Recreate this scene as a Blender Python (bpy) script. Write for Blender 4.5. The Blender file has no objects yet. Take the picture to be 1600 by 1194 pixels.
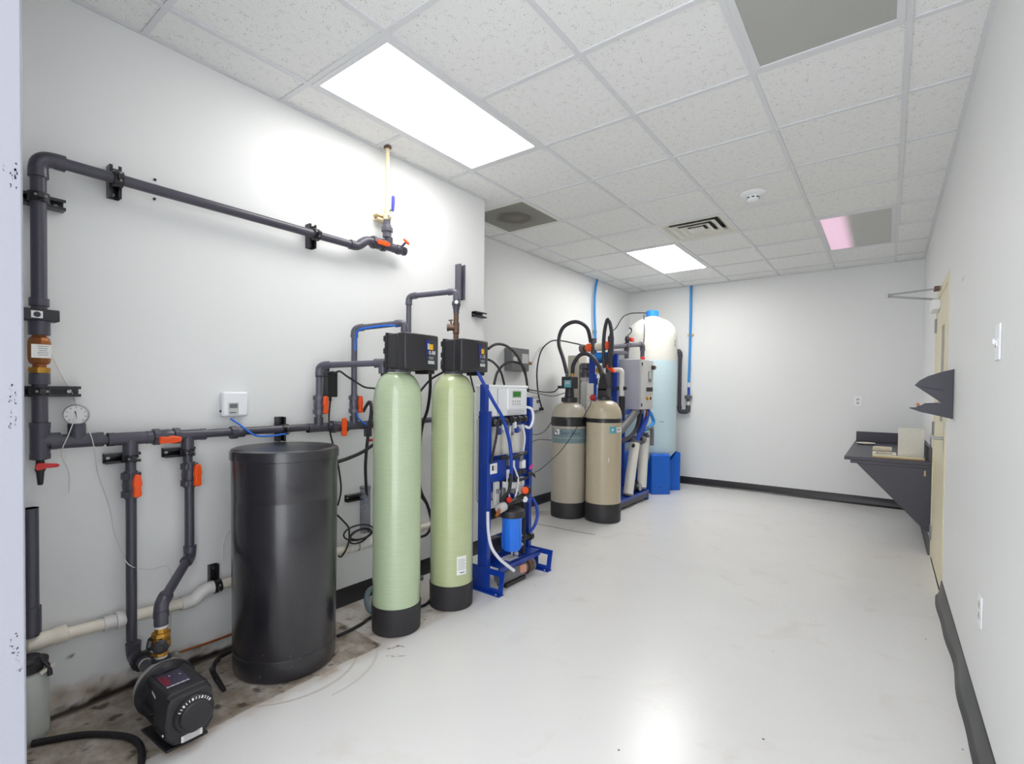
import bpy, bmesh, math, random
from mathutils import Vector, Matrix, noise

# ------------------------------------------------------------------ scene, camera, light
scene = bpy.context.scene
COL = scene.collection
PI = math.pi

# room measurements in metres (x to the right wall, y into the room, z up; camera stands over the origin)
XL, XF, XR = -2.597, -3.19, 0.3065      # near left wall, far left wall, right wall
YB, YJ, H = 7.187, 3.045, 2.824         # back wall, end of the near left wall, ceiling
YF = 0.06                               # inner face of the front wall (camera stands in its doorway)

cam_data = bpy.data.cameras.new('camera')
cam_data.sensor_width = 36.0
cam_data.lens = 36.0 * 775.16 / 1600.0
cam_data.shift_y = 28.34 / 1600.0
cam_data.clip_start = 0.02
cam = bpy.data.objects.new('camera', cam_data)
COL.objects.link(cam)
_yaw, _pit, _rol = -0.6475, -0.0184, 0.0109
_f = Vector((math.sin(_yaw) * math.cos(_pit), math.cos(_yaw) * math.cos(_pit), math.sin(_pit)))
_r = Vector((math.cos(_yaw), -math.sin(_yaw), 0))
_u = _r.cross(_f)
_r2 = _r * math.cos(_rol) + _u * math.sin(_rol)
_u2 = _u * math.cos(_rol) - _r * math.sin(_rol)
cam.matrix_world = Matrix(((_r2.x, _u2.x, -_f.x, 0), (_r2.y, _u2.y, -_f.y, 0), (_r2.z, _u2.z, -_f.z, 1.3039), (0, 0, 0, 1)))
scene.camera = cam

world = bpy.data.worlds.new('world')
world.use_nodes = True
scene.world = world
world.node_tree.nodes['Background'].inputs[0].default_value = (0.93, 0.95, 1.0, 1)
world.node_tree.nodes['Background'].inputs[1].default_value = 2.0

vs = scene.view_settings
vs.view_transform = 'Standard'
vs.look = 'None'
vs.gamma = 1.0
vs.use_curve_mapping = False
vs.exposure = 0.95
PANEL_LIGHT = 4.9
PANEL_LIGHT_FAR = 10.8
scene.cycles.max_bounces = 10
scene.cycles.diffuse_bounces = 8

# ------------------------------------------------------------------ materials
def lin(h):
    h = h.lstrip('#')
    v = [int(h[i:i + 2], 16) / 255 for i in (0, 2, 4)]
    return tuple(c / 12.92 if c <= 0.04045 else ((c + 0.055) / 1.055) ** 2.4 for c in v) + (1.0,)

MATS = {}
def mat(name, col, rough=0.5, metal=0.0, var=0.06, scale=30.0, bump=0.0, bscale=60.0, coat=0.0, spec=0.5, emit=0.0, trans=0.0, stretch=None):
    """procedural principled material with a little noise in the colour and an optional fine relief"""
    m = bpy.data.materials.new(name)
    m.use_nodes = True
    nt = m.node_tree
    b = nt.nodes['Principled BSDF']
    c = lin(col) if isinstance(col, str) else col
    b.inputs['Roughness'].default_value = rough
    b.inputs['Metallic'].default_value = metal
    b.inputs['Specular IOR Level'].default_value = spec
    b.inputs['Coat Weight'].default_value = coat
    b.inputs['Transmission Weight'].default_value = trans
    tc = nt.nodes.new('ShaderNodeTexCoord')
    src = tc.outputs['Object']
    if stretch:
        mp = nt.nodes.new('ShaderNodeMapping')
        mp.inputs['Scale'].default_value = stretch
        nt.links.new(src, mp.inputs['Vector'])
        src = mp.outputs['Vector']
    n = nt.nodes.new('ShaderNodeTexNoise')
    n.inputs['Scale'].default_value = scale
    n.inputs['Detail'].default_value = 3.0
    nt.links.new(src, n.inputs['Vector'])
    mx = nt.nodes.new('ShaderNodeMix')
    mx.data_type = 'RGBA'
    mx.inputs[6].default_value = tuple(max(0, v * (1 - var)) for v in c[:3]) + (1,)
    mx.inputs[7].default_value = tuple(min(1, v * (1 + var)) for v in c[:3]) + (1,)
    nt.links.new(n.outputs['Fac'], mx.inputs[0])
    nt.links.new(mx.outputs[2], b.inputs['Base Color'])
    if bump > 0:
        n2 = nt.nodes.new('ShaderNodeTexNoise')
        n2.inputs['Scale'].default_value = bscale
        n2.inputs['Detail'].default_value = 4.0
        nt.links.new(src, n2.inputs['Vector'])
        bp = nt.nodes.new('ShaderNodeBump')
        bp.inputs['Strength'].default_value = bump
        bp.inputs['Distance'].default_value = 0.004
        nt.links.new(n2.outputs['Fac'], bp.inputs['Height'])
        nt.links.new(bp.outputs['Normal'], b.inputs['Normal'])
    if emit > 0:
        b.inputs['Emission Color'].default_value = c
        b.inputs['Emission Strength'].default_value = emit
    MATS[name] = m
    return m

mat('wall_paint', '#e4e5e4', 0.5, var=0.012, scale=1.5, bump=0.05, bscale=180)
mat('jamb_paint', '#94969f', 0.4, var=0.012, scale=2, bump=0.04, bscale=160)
mat('grid_white', '#d8d9db', 0.4, var=0.01)
mat('trim_black', '#2b2a2c', 0.35, var=0.1, scale=8)
mat('pvc_dark', '#4a4853', 0.32, var=0.07, scale=14)
mat('pvc_grey', '#5d5c68', 0.32, var=0.07, scale=14)
mat('pvc_white', '#dcd9d6', 0.35, var=0.03)
mat('pvc_cream', '#e6dfd0', 0.35, var=0.04)
mat('cpvc_beige', '#e8d9b4', 0.4, var=0.04)
mat('black_plastic', '#2a292d', 0.42, var=0.1, scale=25, bump=0.06, bscale=300)
mat('black_satin', '#232226', 0.3, var=0.1)
mat('rubber', '#201f22', 0.55, var=0.12)
mat('hose_dark', '#35323a', 0.45, var=0.1)
mat('orange', '#f4571a', 0.38, var=0.04)
mat('red', '#c9201c', 0.4, var=0.05)
mat('pink', '#d3378f', 0.4, var=0.05)
mat('brass', '#b88a3c', 0.34, metal=0.85, var=0.12)
mat('bronze', '#9a5f33', 0.45, metal=0.55, var=0.15)
mat('bronze_dark', '#6d5648', 0.45, metal=0.5, var=0.15)
mat('copper', '#b4672f', 0.4, metal=0.6, var=0.1)
mat('steel', '#b9bbbe', 0.3, metal=0.9, var=0.08)
mat('galv', '#8e9093', 0.42, metal=0.7, var=0.12)
mat('white_plastic', '#eef0f2', 0.38, var=0.015)
mat('paper', '#f2f1ee', 0.6, var=0.02)
mat('ink', '#2b2b33', 0.6, var=0.05)
mat('ink_soft', '#8b8e94', 0.6, var=0.05)
mat('blue_frame', '#0c3a9e', 0.35, var=0.06, coat=0.2)
mat('blue_leg', '#0d62c9', 0.4, var=0.04)
mat('blue_cap', '#2a86dc', 0.38, var=0.04)
mat('blue_tube', '#2f8ed8', 0.3, var=0.04)
mat('blue_hose', '#1440a8', 0.35, var=0.06)
mat('blue_filter', '#2f80f5', 0.35, var=0.03)
mat('blue_handle', '#3b3fa8', 0.4, var=0.05)
mat('clear_hose', '#d6d8e2', 0.25, var=0.03)
mat('grey_hose', '#5b6e73', 0.45, var=0.06)
mat('lcd_green', '#2f7d2a', 0.3, var=0.03)
mat('lcd_grey', '#b9c0bd', 0.3, var=0.03)
mat('yellow', '#e8b01f', 0.4, var=0.03)
mat('navy', '#232a86', 0.3, var=0.05)
mat('smoke_glass', '#3d3f45', 0.15, var=0.05)
mat('cabinet_grey', '#c3c3c1', 0.45, var=0.02)
mat('cabinet_side', '#b4b4ba', 0.45, var=0.02)
mat('box_grey', '#6d6e70', 0.5, var=0.05)
mat('door_cream', '#ddd4b6', 0.42, var=0.02, scale=6)
mat('counter', '#3b3945', 0.38, var=0.14, scale=160, bump=0.02)
mat('lens_off', '#a9aaa4', 0.3, var=0.03, scale=5, bump=0.25, bscale=420)
mat('diffuser_white', '#dedcd2', 0.45, var=0.02)
mat('duct_dark', '#3a3a37', 0.8, var=0.2)
mat('teal', '#5fa6b8', 0.4, var=0.05)
mat('teal_label', '#74898e', 0.45, var=0.05)
mat('wood_light', '#d9bd8c', 0.5, var=0.1)
mat('wire_white', '#dcdad4', 0.5, var=0.03)
mat('volute_grey', '#b2b5b0', 0.42, metal=0.0, var=0.1, bump=0.15, bscale=90)
mat('membrane_white', '#e4e2da', 0.35, var=0.02)
mat('clear_tube', '#d2d3de', 0.12, var=0.05, trans=0.75)
mat('tank_black', '#1f1e24', 0.28, spec=0.7, coat=0.3, var=0.12, scale=10, bump=0.1, bscale=120)
mat('boot_black', '#2b2a2d', 0.5, var=0.25, scale=22, bump=0.12, bscale=90)
mat('tank_green_a', '#b4c6a2', 0.24, var=0.07, scale=9, coat=0.8, bump=0.45, bscale=16, stretch=(1, 1, 16))
mat('tank_green_b', '#b8c295', 0.24, var=0.07, scale=9, coat=0.8, bump=0.45, bscale=16, stretch=(1, 1, 16))
mat('tank_beige_a', '#b3ab9c', 0.32, var=0.05, scale=9, coat=0.15, bump=0.1, bscale=20, stretch=(1, 1, 14))
mat('tank_beige_b', '#bcb097', 0.32, var=0.05, scale=9, coat=0.15, bump=0.1, bscale=20, stretch=(1, 1, 14))

def node_mat(name):
    m = bpy.data.materials.new(name)
    m.use_nodes = True
    MATS[name] = m
    nt = m.node_tree
    return m, nt, nt.nodes, nt.links, nt.nodes['Principled BSDF']

def emitter(name, col, strength):
    m, nt, N, L, b = node_mat(name)
    b.inputs['Base Color'].default_value = (0.8, 0.8, 0.8, 1)
    b.inputs['Emission Color'].default_value = col
    b.inputs['Emission Strength'].default_value = strength
    return m
emitter('lens_lit', (1.0, 0.985, 0.96, 1), PANEL_LIGHT)
emitter('lens_lit_far', (1.0, 0.985, 0.96, 1), PANEL_LIGHT_FAR)
# failing lamp: one end of the lens glows pink
m, nt, N, L, b = node_mat('lens_failing')
b.inputs['Base Color'].default_value = lin('#b9bab4')
b.inputs['Roughness'].default_value = 0.35
tc = N.new('ShaderNodeTexCoord'); sp = N.new('ShaderNodeSeparateXYZ'); L.new(tc.outputs['Object'], sp.inputs[0])
mr = N.new('ShaderNodeMapRange'); mr.inputs[1].default_value = -0.02; mr.inputs[2].default_value = -0.12; mr.inputs[3].default_value = 0.0; mr.inputs[4].default_value = 1.0
mr.interpolation_type = 'SMOOTHSTEP'
L.new(sp.outputs['X'], mr.inputs[0])
ml = N.new('ShaderNodeMath'); ml.operation = 'MULTIPLY'; ml.inputs[1].default_value = 0.30; L.new(mr.outputs[0], ml.inputs[0])
b.inputs['Emission Color'].default_value = (1.0, 0.55, 0.82, 1)
L.new(ml.outputs[0], b.inputs['Emission Strength'])
# acoustic ceiling tile: white board with dark pinholes and fissures
m, nt, N, L, b = node_mat('ceiling_tile')
b.inputs['Roughness'].default_value = 0.85
tc = N.new('ShaderNodeTexCoord')
v1 = N.new('ShaderNodeTexVoronoi'); v1.inputs['Scale'].default_value = 165; L.new(tc.outputs['Object'], v1.inputs['Vector'])
n1 = N.new('ShaderNodeTexNoise'); n1.inputs['Scale'].default_value = 28; n1.inputs['Detail'].default_value = 2; L.new(tc.outputs['Object'], n1.inputs['Vector'])
r1 = N.new('ShaderNodeMapRange'); r1.inputs[1].default_value = 0.42; r1.inputs[2].default_value = 0.68; r1.inputs[3].default_value = 0.08; r1.inputs[4].default_value = 0.34; L.new(n1.outputs['Fac'], r1.inputs[0])
lt = N.new('ShaderNodeMath'); lt.operation = 'LESS_THAN'; L.new(v1.outputs['Distance'], lt.inputs[0]); L.new(r1.outputs[0], lt.inputs[1])
n2 = N.new('ShaderNodeTexNoise'); n2.inputs['Scale'].default_value = 260; n2.inputs['Detail'].default_value = 3; L.new(tc.outputs['Object'], n2.inputs['Vector'])
r2 = N.new('ShaderNodeMapRange'); r2.inputs[1].default_value = 0.35; r2.inputs[2].default_value = 0.7; r2.inputs[3].default_value = 0.90; r2.inputs[4].default_value = 1.0; L.new(n2.outputs['Fac'], r2.inputs[0])
mx = N.new('ShaderNodeMix'); mx.data_type = 'RGBA'; mx.inputs[6].default_value = lin('#f0f0ee'); mx.inputs[7].default_value = lin('#a8a8a7'); L.new(lt.outputs[0], mx.inputs[0])
mm = N.new('ShaderNodeMix'); mm.data_type = 'RGBA'; mm.blend_type = 'MULTIPLY'; mm.inputs[0].default_value = 1; L.new(mx.outputs[2], mm.inputs[6])
cb = N.new('ShaderNodeCombineColor'); [L.new(r2.outputs[0], cb.inputs[i]) for i in range(3)]
L.new(cb.outputs[0], mm.inputs[7]); L.new(mm.outputs[2], b.inputs['Base Color'])
bp = N.new('ShaderNodeBump'); bp.inputs['Strength'].default_value = 0.25; bp.inputs['Distance'].default_value = 0.003; L.new(n2.outputs['Fac'], bp.inputs['Height']); L.new(bp.outputs[0], b.inputs['Normal'])
# dusty return-air panel: soot ring around the middle
m, nt, N, L, b = node_mat('sooty_panel')
b.inputs['Roughness'].default_value = 0.7
tc = N.new('ShaderNodeTexCoord')
ln = N.new('ShaderNodeVectorMath'); ln.operation = 'LENGTH'; L.new(tc.outputs['Object'], ln.inputs[0])
n1 = N.new('ShaderNodeTexNoise'); n1.inputs['Scale'].default_value = 9; L.new(tc.outputs['Object'], n1.inputs['Vector'])
ad = N.new('ShaderNodeMath'); ad.operation = 'MULTIPLY_ADD'; ad.inputs[1].default_value = 0.09; L.new(n1.outputs['Fac'], ad.inputs[0]); L.new(ln.outputs['Value'], ad.inputs[2])
cr = N.new('ShaderNodeValToRGB'); cr.color_ramp.elements[0].position = 0.08; cr.color_ramp.elements[0].color = lin('#77706a')
cr.color_ramp.elements[1].position = 0.36; cr.color_ramp.elements[1].color = lin('#8d8d86')
e = cr.color_ramp.elements.new(0.17); e.color = lin('#625d58')
e = cr.color_ramp.elements.new(0.22); e.color = lin('#85837d')
L.new(ad.outputs[0], cr.inputs[0]); L.new(cr.outputs[0], b.inputs['Base Color'])
# painted concrete floor with bare, dirty concrete along the pump wall (masks stored on the mesh)
m, nt, N, L, b = node_mat('floor_paint')
at = N.new('ShaderNodeAttribute'); at.attribute_name = 'wear'
sc = N.new('ShaderNodeSeparateColor'); L.new(at.outputs['Color'], sc.inputs[0])
tc = N.new('ShaderNodeTexCoord')
n1 = N.new('ShaderNodeTexNoise'); n1.inputs['Scale'].default_value = 2.2; n1.inputs['Detail'].default_value = 5; L.new(tc.outputs['Object'], n1.inputs['Vector'])
p0_ = N.new('ShaderNodeMix'); p0_.data_type = 'RGBA'; p0_.inputs[6].default_value = lin('#dbdad9'); p0_.inputs[7].default_value = lin('#e3e2e0'); L.new(n1.outputs['Fac'], p0_.inputs[0])
n5 = N.new('ShaderNodeTexNoise'); n5.inputs['Scale'].default_value = 3.1; n5.inputs['Detail'].default_value = 7; n5.inputs['Distortion'].default_value = 1.2; L.new(tc.outputs['Object'], n5.inputs['Vector'])
r5 = N.new('ShaderNodeMapRange'); r5.inputs[1].default_value = 0.58; r5.inputs[2].default_value = 0.78; r5.inputs[3].default_value = 0.0; r5.inputs[4].default_value = 0.45; L.new(n5.outputs['Fac'], r5.inputs[0])
p1_ = N.new('ShaderNodeMix'); p1_.data_type = 'RGBA'; L.new(r5.outputs[0], p1_.inputs[0]); L.new(p0_.outputs[2], p1_.inputs[6]); p1_.inputs[7].default_value = lin('#cfc6bb')
v5 = N.new('ShaderNodeTexVoronoi'); v5.inputs['Scale'].default_value = 4.5; L.new(tc.outputs['Object'], v5.inputs['Vector'])
l5 = N.new('ShaderNodeMath'); l5.operation = 'LESS_THAN'; l5.inputs[1].default_value = 0.022; L.new(v5.outputs['Distance'], l5.inputs[0])
p = N.new('ShaderNodeMix'); p.data_type = 'RGBA'; L.new(l5.outputs[0], p.inputs[0]); L.new(p1_.outputs[2], p.inputs[6]); p.inputs[7].default_value = lin('#6a635b')
n3 = N.new('ShaderNodeTexNoise'); n3.inputs['Scale'].default_value = 9; n3.inputs['Detail'].default_value = 8; n3.inputs['Roughness'].default_value = 0.65; L.new(tc.outputs['Object'], n3.inputs['Vector'])
cr = N.new('ShaderNodeValToRGB'); cr.color_ramp.elements[0].position = 0.33; cr.color_ramp.elements[0].color = lin('#66635c'); cr.color_ramp.elements[1].position = 0.72; cr.color_ramp.elements[1].color = lin('#cbc9c5')
e = cr.color_ramp.elements.new(0.5); e.color = lin('#98958e')
L.new(n3.outputs['Fac'], cr.inputs[0])
a1 = N.new('ShaderNodeMix'); a1.data_type = 'RGBA'; L.new(sc.outputs[0], a1.inputs[0]); L.new(p.outputs[2], a1.inputs[6]); L.new(cr.outputs[0], a1.inputs[7])
a2 = N.new('ShaderNodeMix'); a2.data_type = 'RGBA'; L.new(sc.outputs[1], a2.inputs[0]); L.new(a1.outputs[2], a2.inputs[6]); a2.inputs[7].default_value = lin('#a98f76')
a3 = N.new('ShaderNodeMix'); a3.data_type = 'RGBA'; L.new(sc.outputs[2], a3.inputs[0]); L.new(a2.outputs[2], a3.inputs[6]); a3.inputs[7].default_value = lin('#3d352d')
L.new(a3.outputs[2], b.inputs['Base Color'])
rr = N.new('ShaderNodeMapRange'); rr.inputs[3].default_value = 0.25; b.inputs['Specular IOR Level'].default_value = 0.35; rr.inputs[4].default_value = 0.62; L.new(sc.outputs[0], rr.inputs[0]); L.new(rr.outputs[0], b.inputs['Roughness'])
n4 = N.new('ShaderNodeTexNoise'); n4.inputs['Scale'].default_value = 55; n4.inputs['Detail'].default_value = 3; L.new(tc.outputs['Object'], n4.inputs['Vector'])
bp = N.new('ShaderNodeBump'); bp.inputs['Strength'].default_value = 0.10; bp.inputs['Distance'].default_value = 0.004; L.new(n4.outputs['Fac'], bp.inputs['Height']); L.new(bp.outputs[0], b.inputs['Normal'])
# storage tank: translucent white shell, blue-tinted where the water stands
m, nt, N, L, b = node_mat('tank_shell')
b.inputs['Roughness'].default_value = 0.4
tc = N.new('ShaderNodeTexCoord'); sp = N.new('ShaderNodeSeparateXYZ'); L.new(tc.outputs['Object'], sp.inputs[0])
cr = N.new('ShaderNodeValToRGB')
mr = N.new('ShaderNodeMapRange'); mr.inputs[1].default_value = 0.4; mr.inputs[2].default_value = 2.4; L.new(sp.outputs['Z'], mr.inputs[0]); L.new(mr.outputs[0], cr.inputs[0])
cr.color_ramp.elements[0].position = 0.655; cr.color_ramp.elements[0].color = lin('#bfd6de'); cr.color_ramp.elements[1].position = 0.668; cr.color_ramp.elements[1].color = lin('#d6d5cd')
wv = N.new('ShaderNodeTexWave'); wv.bands_direction = 'Z'; wv.inputs['Scale'].default_value = 4.0; L.new(tc.outputs['Object'], wv.inputs['Vector'])
bp = N.new('ShaderNodeBump'); bp.inputs['Strength'].default_value = 0.08; bp.inputs['Distance'].default_value = 0.01; L.new(wv.outputs['Fac'], bp.inputs['Height']); L.new(bp.outputs[0], b.inputs['Normal'])
L.new(cr.outputs[0], b.inputs['Base Color'])
# lower part of the pump wall: damp brown stains, stored on the mesh
m, nt, N, L, b = node_mat('wall_stained')
b.inputs['Roughness'].default_value = 0.5
at = N.new('ShaderNodeAttribute'); at.attribute_name = 'wear'
sc = N.new('ShaderNodeSeparateColor'); L.new(at.outputs['Color'], sc.inputs[0])
tc = N.new('ShaderNodeTexCoord')
n3 = N.new('ShaderNodeTexNoise'); n3.inputs['Scale'].default_value = 14; n3.inputs['Detail'].default_value = 6; L.new(tc.outputs['Object'], n3.inputs['Vector'])
cr = N.new('ShaderNodeValToRGB'); cr.color_ramp.elements[0].position = 0.35; cr.color_ramp.elements[0].color = lin('#6e553c'); cr.color_ramp.elements[1].position = 0.65; cr.color_ramp.elements[1].color = lin('#c9b6a0'); L.new(n3.outputs['Fac'], cr.inputs[0])
a1 = N.new('ShaderNodeMix'); a1.data_type = 'RGBA'; a1.inputs[6].default_value = lin('#e3e4e3'); L.new(cr.outputs[0], a1.inputs[7]); L.new(sc.outputs[0], a1.inputs[0])
a2 = N.new('ShaderNodeMix'); a2.data_type = 'RGBA'; L.new(a1.outputs[2], a2.inputs[6]); a2.inputs[7].default_value = lin('#2a211a'); L.new(sc.outputs[2], a2.inputs[0])
L.new(a2.outputs[2], b.inputs['Base Color'])
n4 = N.new('ShaderNodeTexNoise'); n4.inputs['Scale'].default_value = 180; L.new(tc.outputs['Object'], n4.inputs['Vector'])
bp = N.new('ShaderNodeBump'); bp.inputs['Strength'].default_value = 0.05; bp.inputs['Distance'].default_value = 0.004; L.new(n4.outputs['Fac'], bp.inputs['Height']); L.new(bp.outputs[0], b.inputs['Normal'])

# ------------------------------------------------------------------ mesh helpers
def V(*a):
    return Vector(a[0]) if len(a) == 1 else Vector(a)

def frame(d):
    """two unit vectors across direction d"""
    d = V(d).normalized()
    a = Vector((0, 0, 1)) if abs(d.z) < 0.9 else Vector((1, 0, 0))
    u = d.cross(a).normalized()
    return u, d.cross(u).normalized()

class MB:
    """collects faces of one part"""
    def __init__(self):
        self.v, self.f = [], []
    def add(self, vs_, fs_):
        o = len(self.v)
        self.v += [V(q) for q in vs_]
        self.f += [tuple(i + o for i in q) for q in fs_]
        return self
    def box(self, c, s, rz=0.0, M=None):
        hx, hy, hz = s[0] / 2, s[1] / 2, s[2] / 2
        R = M if M is not None else Matrix.Rotation(rz, 3, 'Z')
        pts = [V(c) + R @ Vector((x, y, z)) for z in (-hz, hz) for y in (-hy, hy) for x in (-hx, hx)]
        return self.add(pts, [(0, 2, 3, 1), (4, 5, 7, 6), (0, 1, 5, 4), (2, 6, 7, 3), (0, 4, 6, 2), (1, 3, 7, 5)])
    def span(self, a, b):
        return self.box([(a[i] + b[i]) / 2 for i in range(3)], [abs(b[i] - a[i]) for i in range(3)])
    def loft(self, rings, caps=(True, True), closed=False):
        n = len(rings[0]); o = len(self.v)
        for r in rings:
            self.v += [V(q) for q in r]
        m_ = len(rings)
        for i in range(m_ if closed else m_ - 1):
            j = (i + 1) % m_
            for k in range(n):
                l = (k + 1) % n
                self.f.append((o + i * n + k, o + i * n + l, o + j * n + l, o + j * n + k))
        if caps[0] and not closed: self.f.append(tuple(o + k for k in range(n))[::-1])
        if caps[1] and not closed: self.f.append(tuple(o + (m_ - 1) * n + k for k in range(n)))
        return self
    def cyl(self, p, q, r, r2=None, seg=20):
        p, q = V(p), V(q); u, w = frame(q - p); r2 = r if r2 is None else r2
        ring = lambda c, rad: [c + (u * math.cos(t) + w * math.sin(t)) * rad for t in [2 * PI * k / seg for k in range(seg)]]
        return self.loft([ring(p, r), ring(q, r2)])
    def lathe(self, o, d, prof, seg=32):
        """prof: (distance along d, radius) pairs"""
        o = V(o); d = V(d).normalized(); u, w = frame(d)
        rings = [[o + d * h + (u * math.cos(t) + w * math.sin(t)) * max(r, 1e-4) for t in [2 * PI * k / seg for k in range(seg)]] for h, r in prof]
        return self.loft(rings)
    def tube(self, pts, r, seg=10, smooth=6, closed=False):
        pts = [V(q) for q in pts]
        if smooth and len(pts) > 2:
            out = []
            n = len(pts)
            for i in range(n - 1):
                a = pts[max(i - 1, 0)]; b_ = pts[i]; c = pts[i + 1]; d = pts[min(i + 2, n - 1)]
                for k in range(smooth):
                    t = k / smooth
                    out.append(0.5 * ((2 * b_) + (c - a) * t + (2 * a - 5 * b_ + 4 * c - d) * t * t + (3 * b_ - a - 3 * c + d) * t ** 3))
            out.append(pts[-1]); pts = out
        n = len(pts)
        tg = [(pts[min(i + 1, n - 1)] - pts[max(i - 1, 0)]).normalized() for i in range(n)]
        u, _ = frame(tg[0]); rings = []
        for i in range(n):
            u = (u - tg[i] * u.dot(tg[i]))
            u = u.normalized() if u.length > 1e-6 else frame(tg[i])[0]
            w = tg[i].cross(u)
            rings.append([pts[i] + (u * math.cos(t) + w * math.sin(t)) * r for t in [2 * PI * k / seg for k in range(seg)]])
        return self.loft(rings)
    def prism(self, outline, ext, holes=None):
        """flat outline (3D points, one plane) pushed along ext"""
        e = V(ext); a = [V(q) for q in outline]; n = len(a); o = len(self.v)
        self.v += a + [q + e for q in a]
        self.f.append(tuple(o + k for k in range(n))[::-1]); self.f.append(tuple(o + n + k for k in range(n)))
        for k in range(n):
            l = (k + 1) % n
            self.f.append((o + k, o + l, o + n + l, o + n + k))
        return self
    def plate_hole(self, outer, inner, ext):
        """flat ring between two outlines of equal count, pushed along ext"""
        e = V(ext); a = [V(q) for q in outer]; b_ = [V(q) for q in inner]; n = len(a); o = len(self.v)
        self.v += a + b_ + [q + e for q in a] + [q + e for q in b_]
        for k in range(n):
            l = (k + 1) % n
            self.f += [(o + k, o + n + k, o + n + l, o + l), (o + 2 * n + k, o + 2 * n + l, o + 3 * n + l, o + 3 * n + k),
                       (o + k, o + l, o + 2 * n + l, o + 2 * n + k), (o + n + l, o + n + k, o + 3 * n + k, o + 3 * n + l)]
        return self
    def ball(self, c, r, seg=14, sz=(1, 1, 1)):
        prof = [(-r * math.cos(PI * k / 8), r * math.sin(PI * k / 8)) for k in range(9)]
        m0 = len(self.v)
        self.lathe((0, 0, 0), (0, 0, 1), prof, seg)
        for i in range(m0, len(self.v)):
            q = self.v[i]; self.v[i] = V(c) + Vector((q.x * sz[0], q.y * sz[1], q.z * sz[2]))
        return self
    def build(self, name, material, parent=None, bevel=0.0, smooth=True, seg=2, origin=None):
        me = bpy.data.meshes.new(name)
        off = V(origin) if origin is not None else (WORLD_LOC.get(parent.name_full, Vector((0, 0, 0))) if parent else Vector((0, 0, 0)))
        me.from_pydata([q - off for q in self.v], [], self.f)
        me.update()
        bm_ = bmesh.new(); bm_.from_mesh(me); bmesh.ops.recalc_face_normals(bm_, faces=bm_.faces); bm_.to_mesh(me); bm_.free()
        me.materials.append(MATS[material])
        o = bpy.data.objects.new(name, me)
        COL.objects.link(o)
        if parent:
            o.parent = parent
            if origin is not None: o.location = off - WORLD_LOC.get(parent.name_full, Vector((0, 0, 0)))
        elif origin is not None:
            o.location = off
        WORLD_LOC[o.name_full] = off
        if smooth:
            me.polygons.foreach_set('use_smooth', [True] * len(me.polygons))
            me.set_sharp_from_angle(angle=math.radians(38))
        if bevel > 0:
            md = o.modifiers.new('bevel', 'BEVEL'); md.width = bevel; md.segments = seg; md.limit_method = 'ANGLE'; md.angle_limit = math.radians(40)
            md.harden_normals = False
        return o
WORLD_LOC = {}

def thing(name, label, cat, loc, group=None):
    o = bpy.data.objects.new(name, None)
    o.empty_display_size = 0.05
    COL.objects.link(o)
    o.location = loc
    WORLD_LOC[o.name_full] = V(loc)
    o['label'] = label; o['category'] = cat
    if group: o['group'] = group
    return o
def tag(o, label, cat, group=None):
    o['label'] = label; o['category'] = cat
    if group: o['group'] = group
    return o
def struct(o):
    o['kind'] = 'structure'
    return o

def text_mesh(s, size):
    cu = bpy.data.curves.new('lettering', 'FONT')
    cu.body = s; cu.size = size; cu.align_x = 'CENTER'; cu.align_y = 'CENTER'
    ob = bpy.data.objects.new('lettering', cu)
    me = ob.to_mesh()
    vs_ = [tuple(q.co) for q in me.vertices]; fs_ = [tuple(q.vertices) for q in me.polygons]
    ob.to_mesh_clear(); bpy.data.objects.remove(ob); bpy.data.curves.remove(cu)
    return vs_, fs_
def lettering(parent, s, size, c, right, up, material='ink', name='lettering', wrap=None):
    """flat print: letters set on a surface; wrap=(axis point, radius, mid angle, z) bends them round a cylinder"""
    vs_, fs_ = text_mesh(s, size)
    mb = MB()
    if wrap:
        (ax, ay), r, a0, z0 = wrap
        mb.add([(ax + r * math.cos(a0 + x / r), ay + r * math.sin(a0 + x / r), z0 + y) for x, y, _ in vs_], fs_)
    else:
        c, right, up = V(c), V(right), V(up)
        mb.add([c + right * x + up * y for x, y, _ in vs_], fs_)
    return mb.build(name, material, parent, smooth=False)

def wrap_patch(mb, c, r, a0, a1, z0, z1, n=10, t=0.0015):
    """curved label on an upright cylinder"""
    for rr_, flip in ((r + t, False),):
        o = len(mb.v)
        for k in range(n + 1):
            a = a0 + (a1 - a0) * k / n
            for z in (z0, z1): mb.v.append(Vector((c[0] + rr_ * math.cos(a), c[1] + rr_ * math.sin(a), z)))
        for k in range(n): mb.f.append((o + 2 * k, o + 2 * k + 2, o + 2 * k + 3, o + 2 * k + 1))
    return mb

# ------------------------------------------------------------------ the room
def add_wear(me, fn):
    at_ = me.color_attributes.new('wear', 'FLOAT_COLOR', 'POINT')
    data = []
    for q in me.vertices: data += list(fn(q.co)) + [1.0]
    at_.data.foreach_set('color', data)

def grid_mesh(name, xs, ys, mk):
    vs_ = [mk(x, y) for y in ys for x in xs]
    nx = len(xs)
    fs_ = [(j * nx + i, j * nx + i + 1, (j + 1) * nx + i + 1, (j + 1) * nx + i) for j in range(len(ys) - 1) for i in range(nx - 1)]
    return vs_, fs_
def steps(a, b, d):
    n = max(1, round((b - a) / d)); return [a + (b - a) * k / n for k in range(n + 1)]

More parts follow.
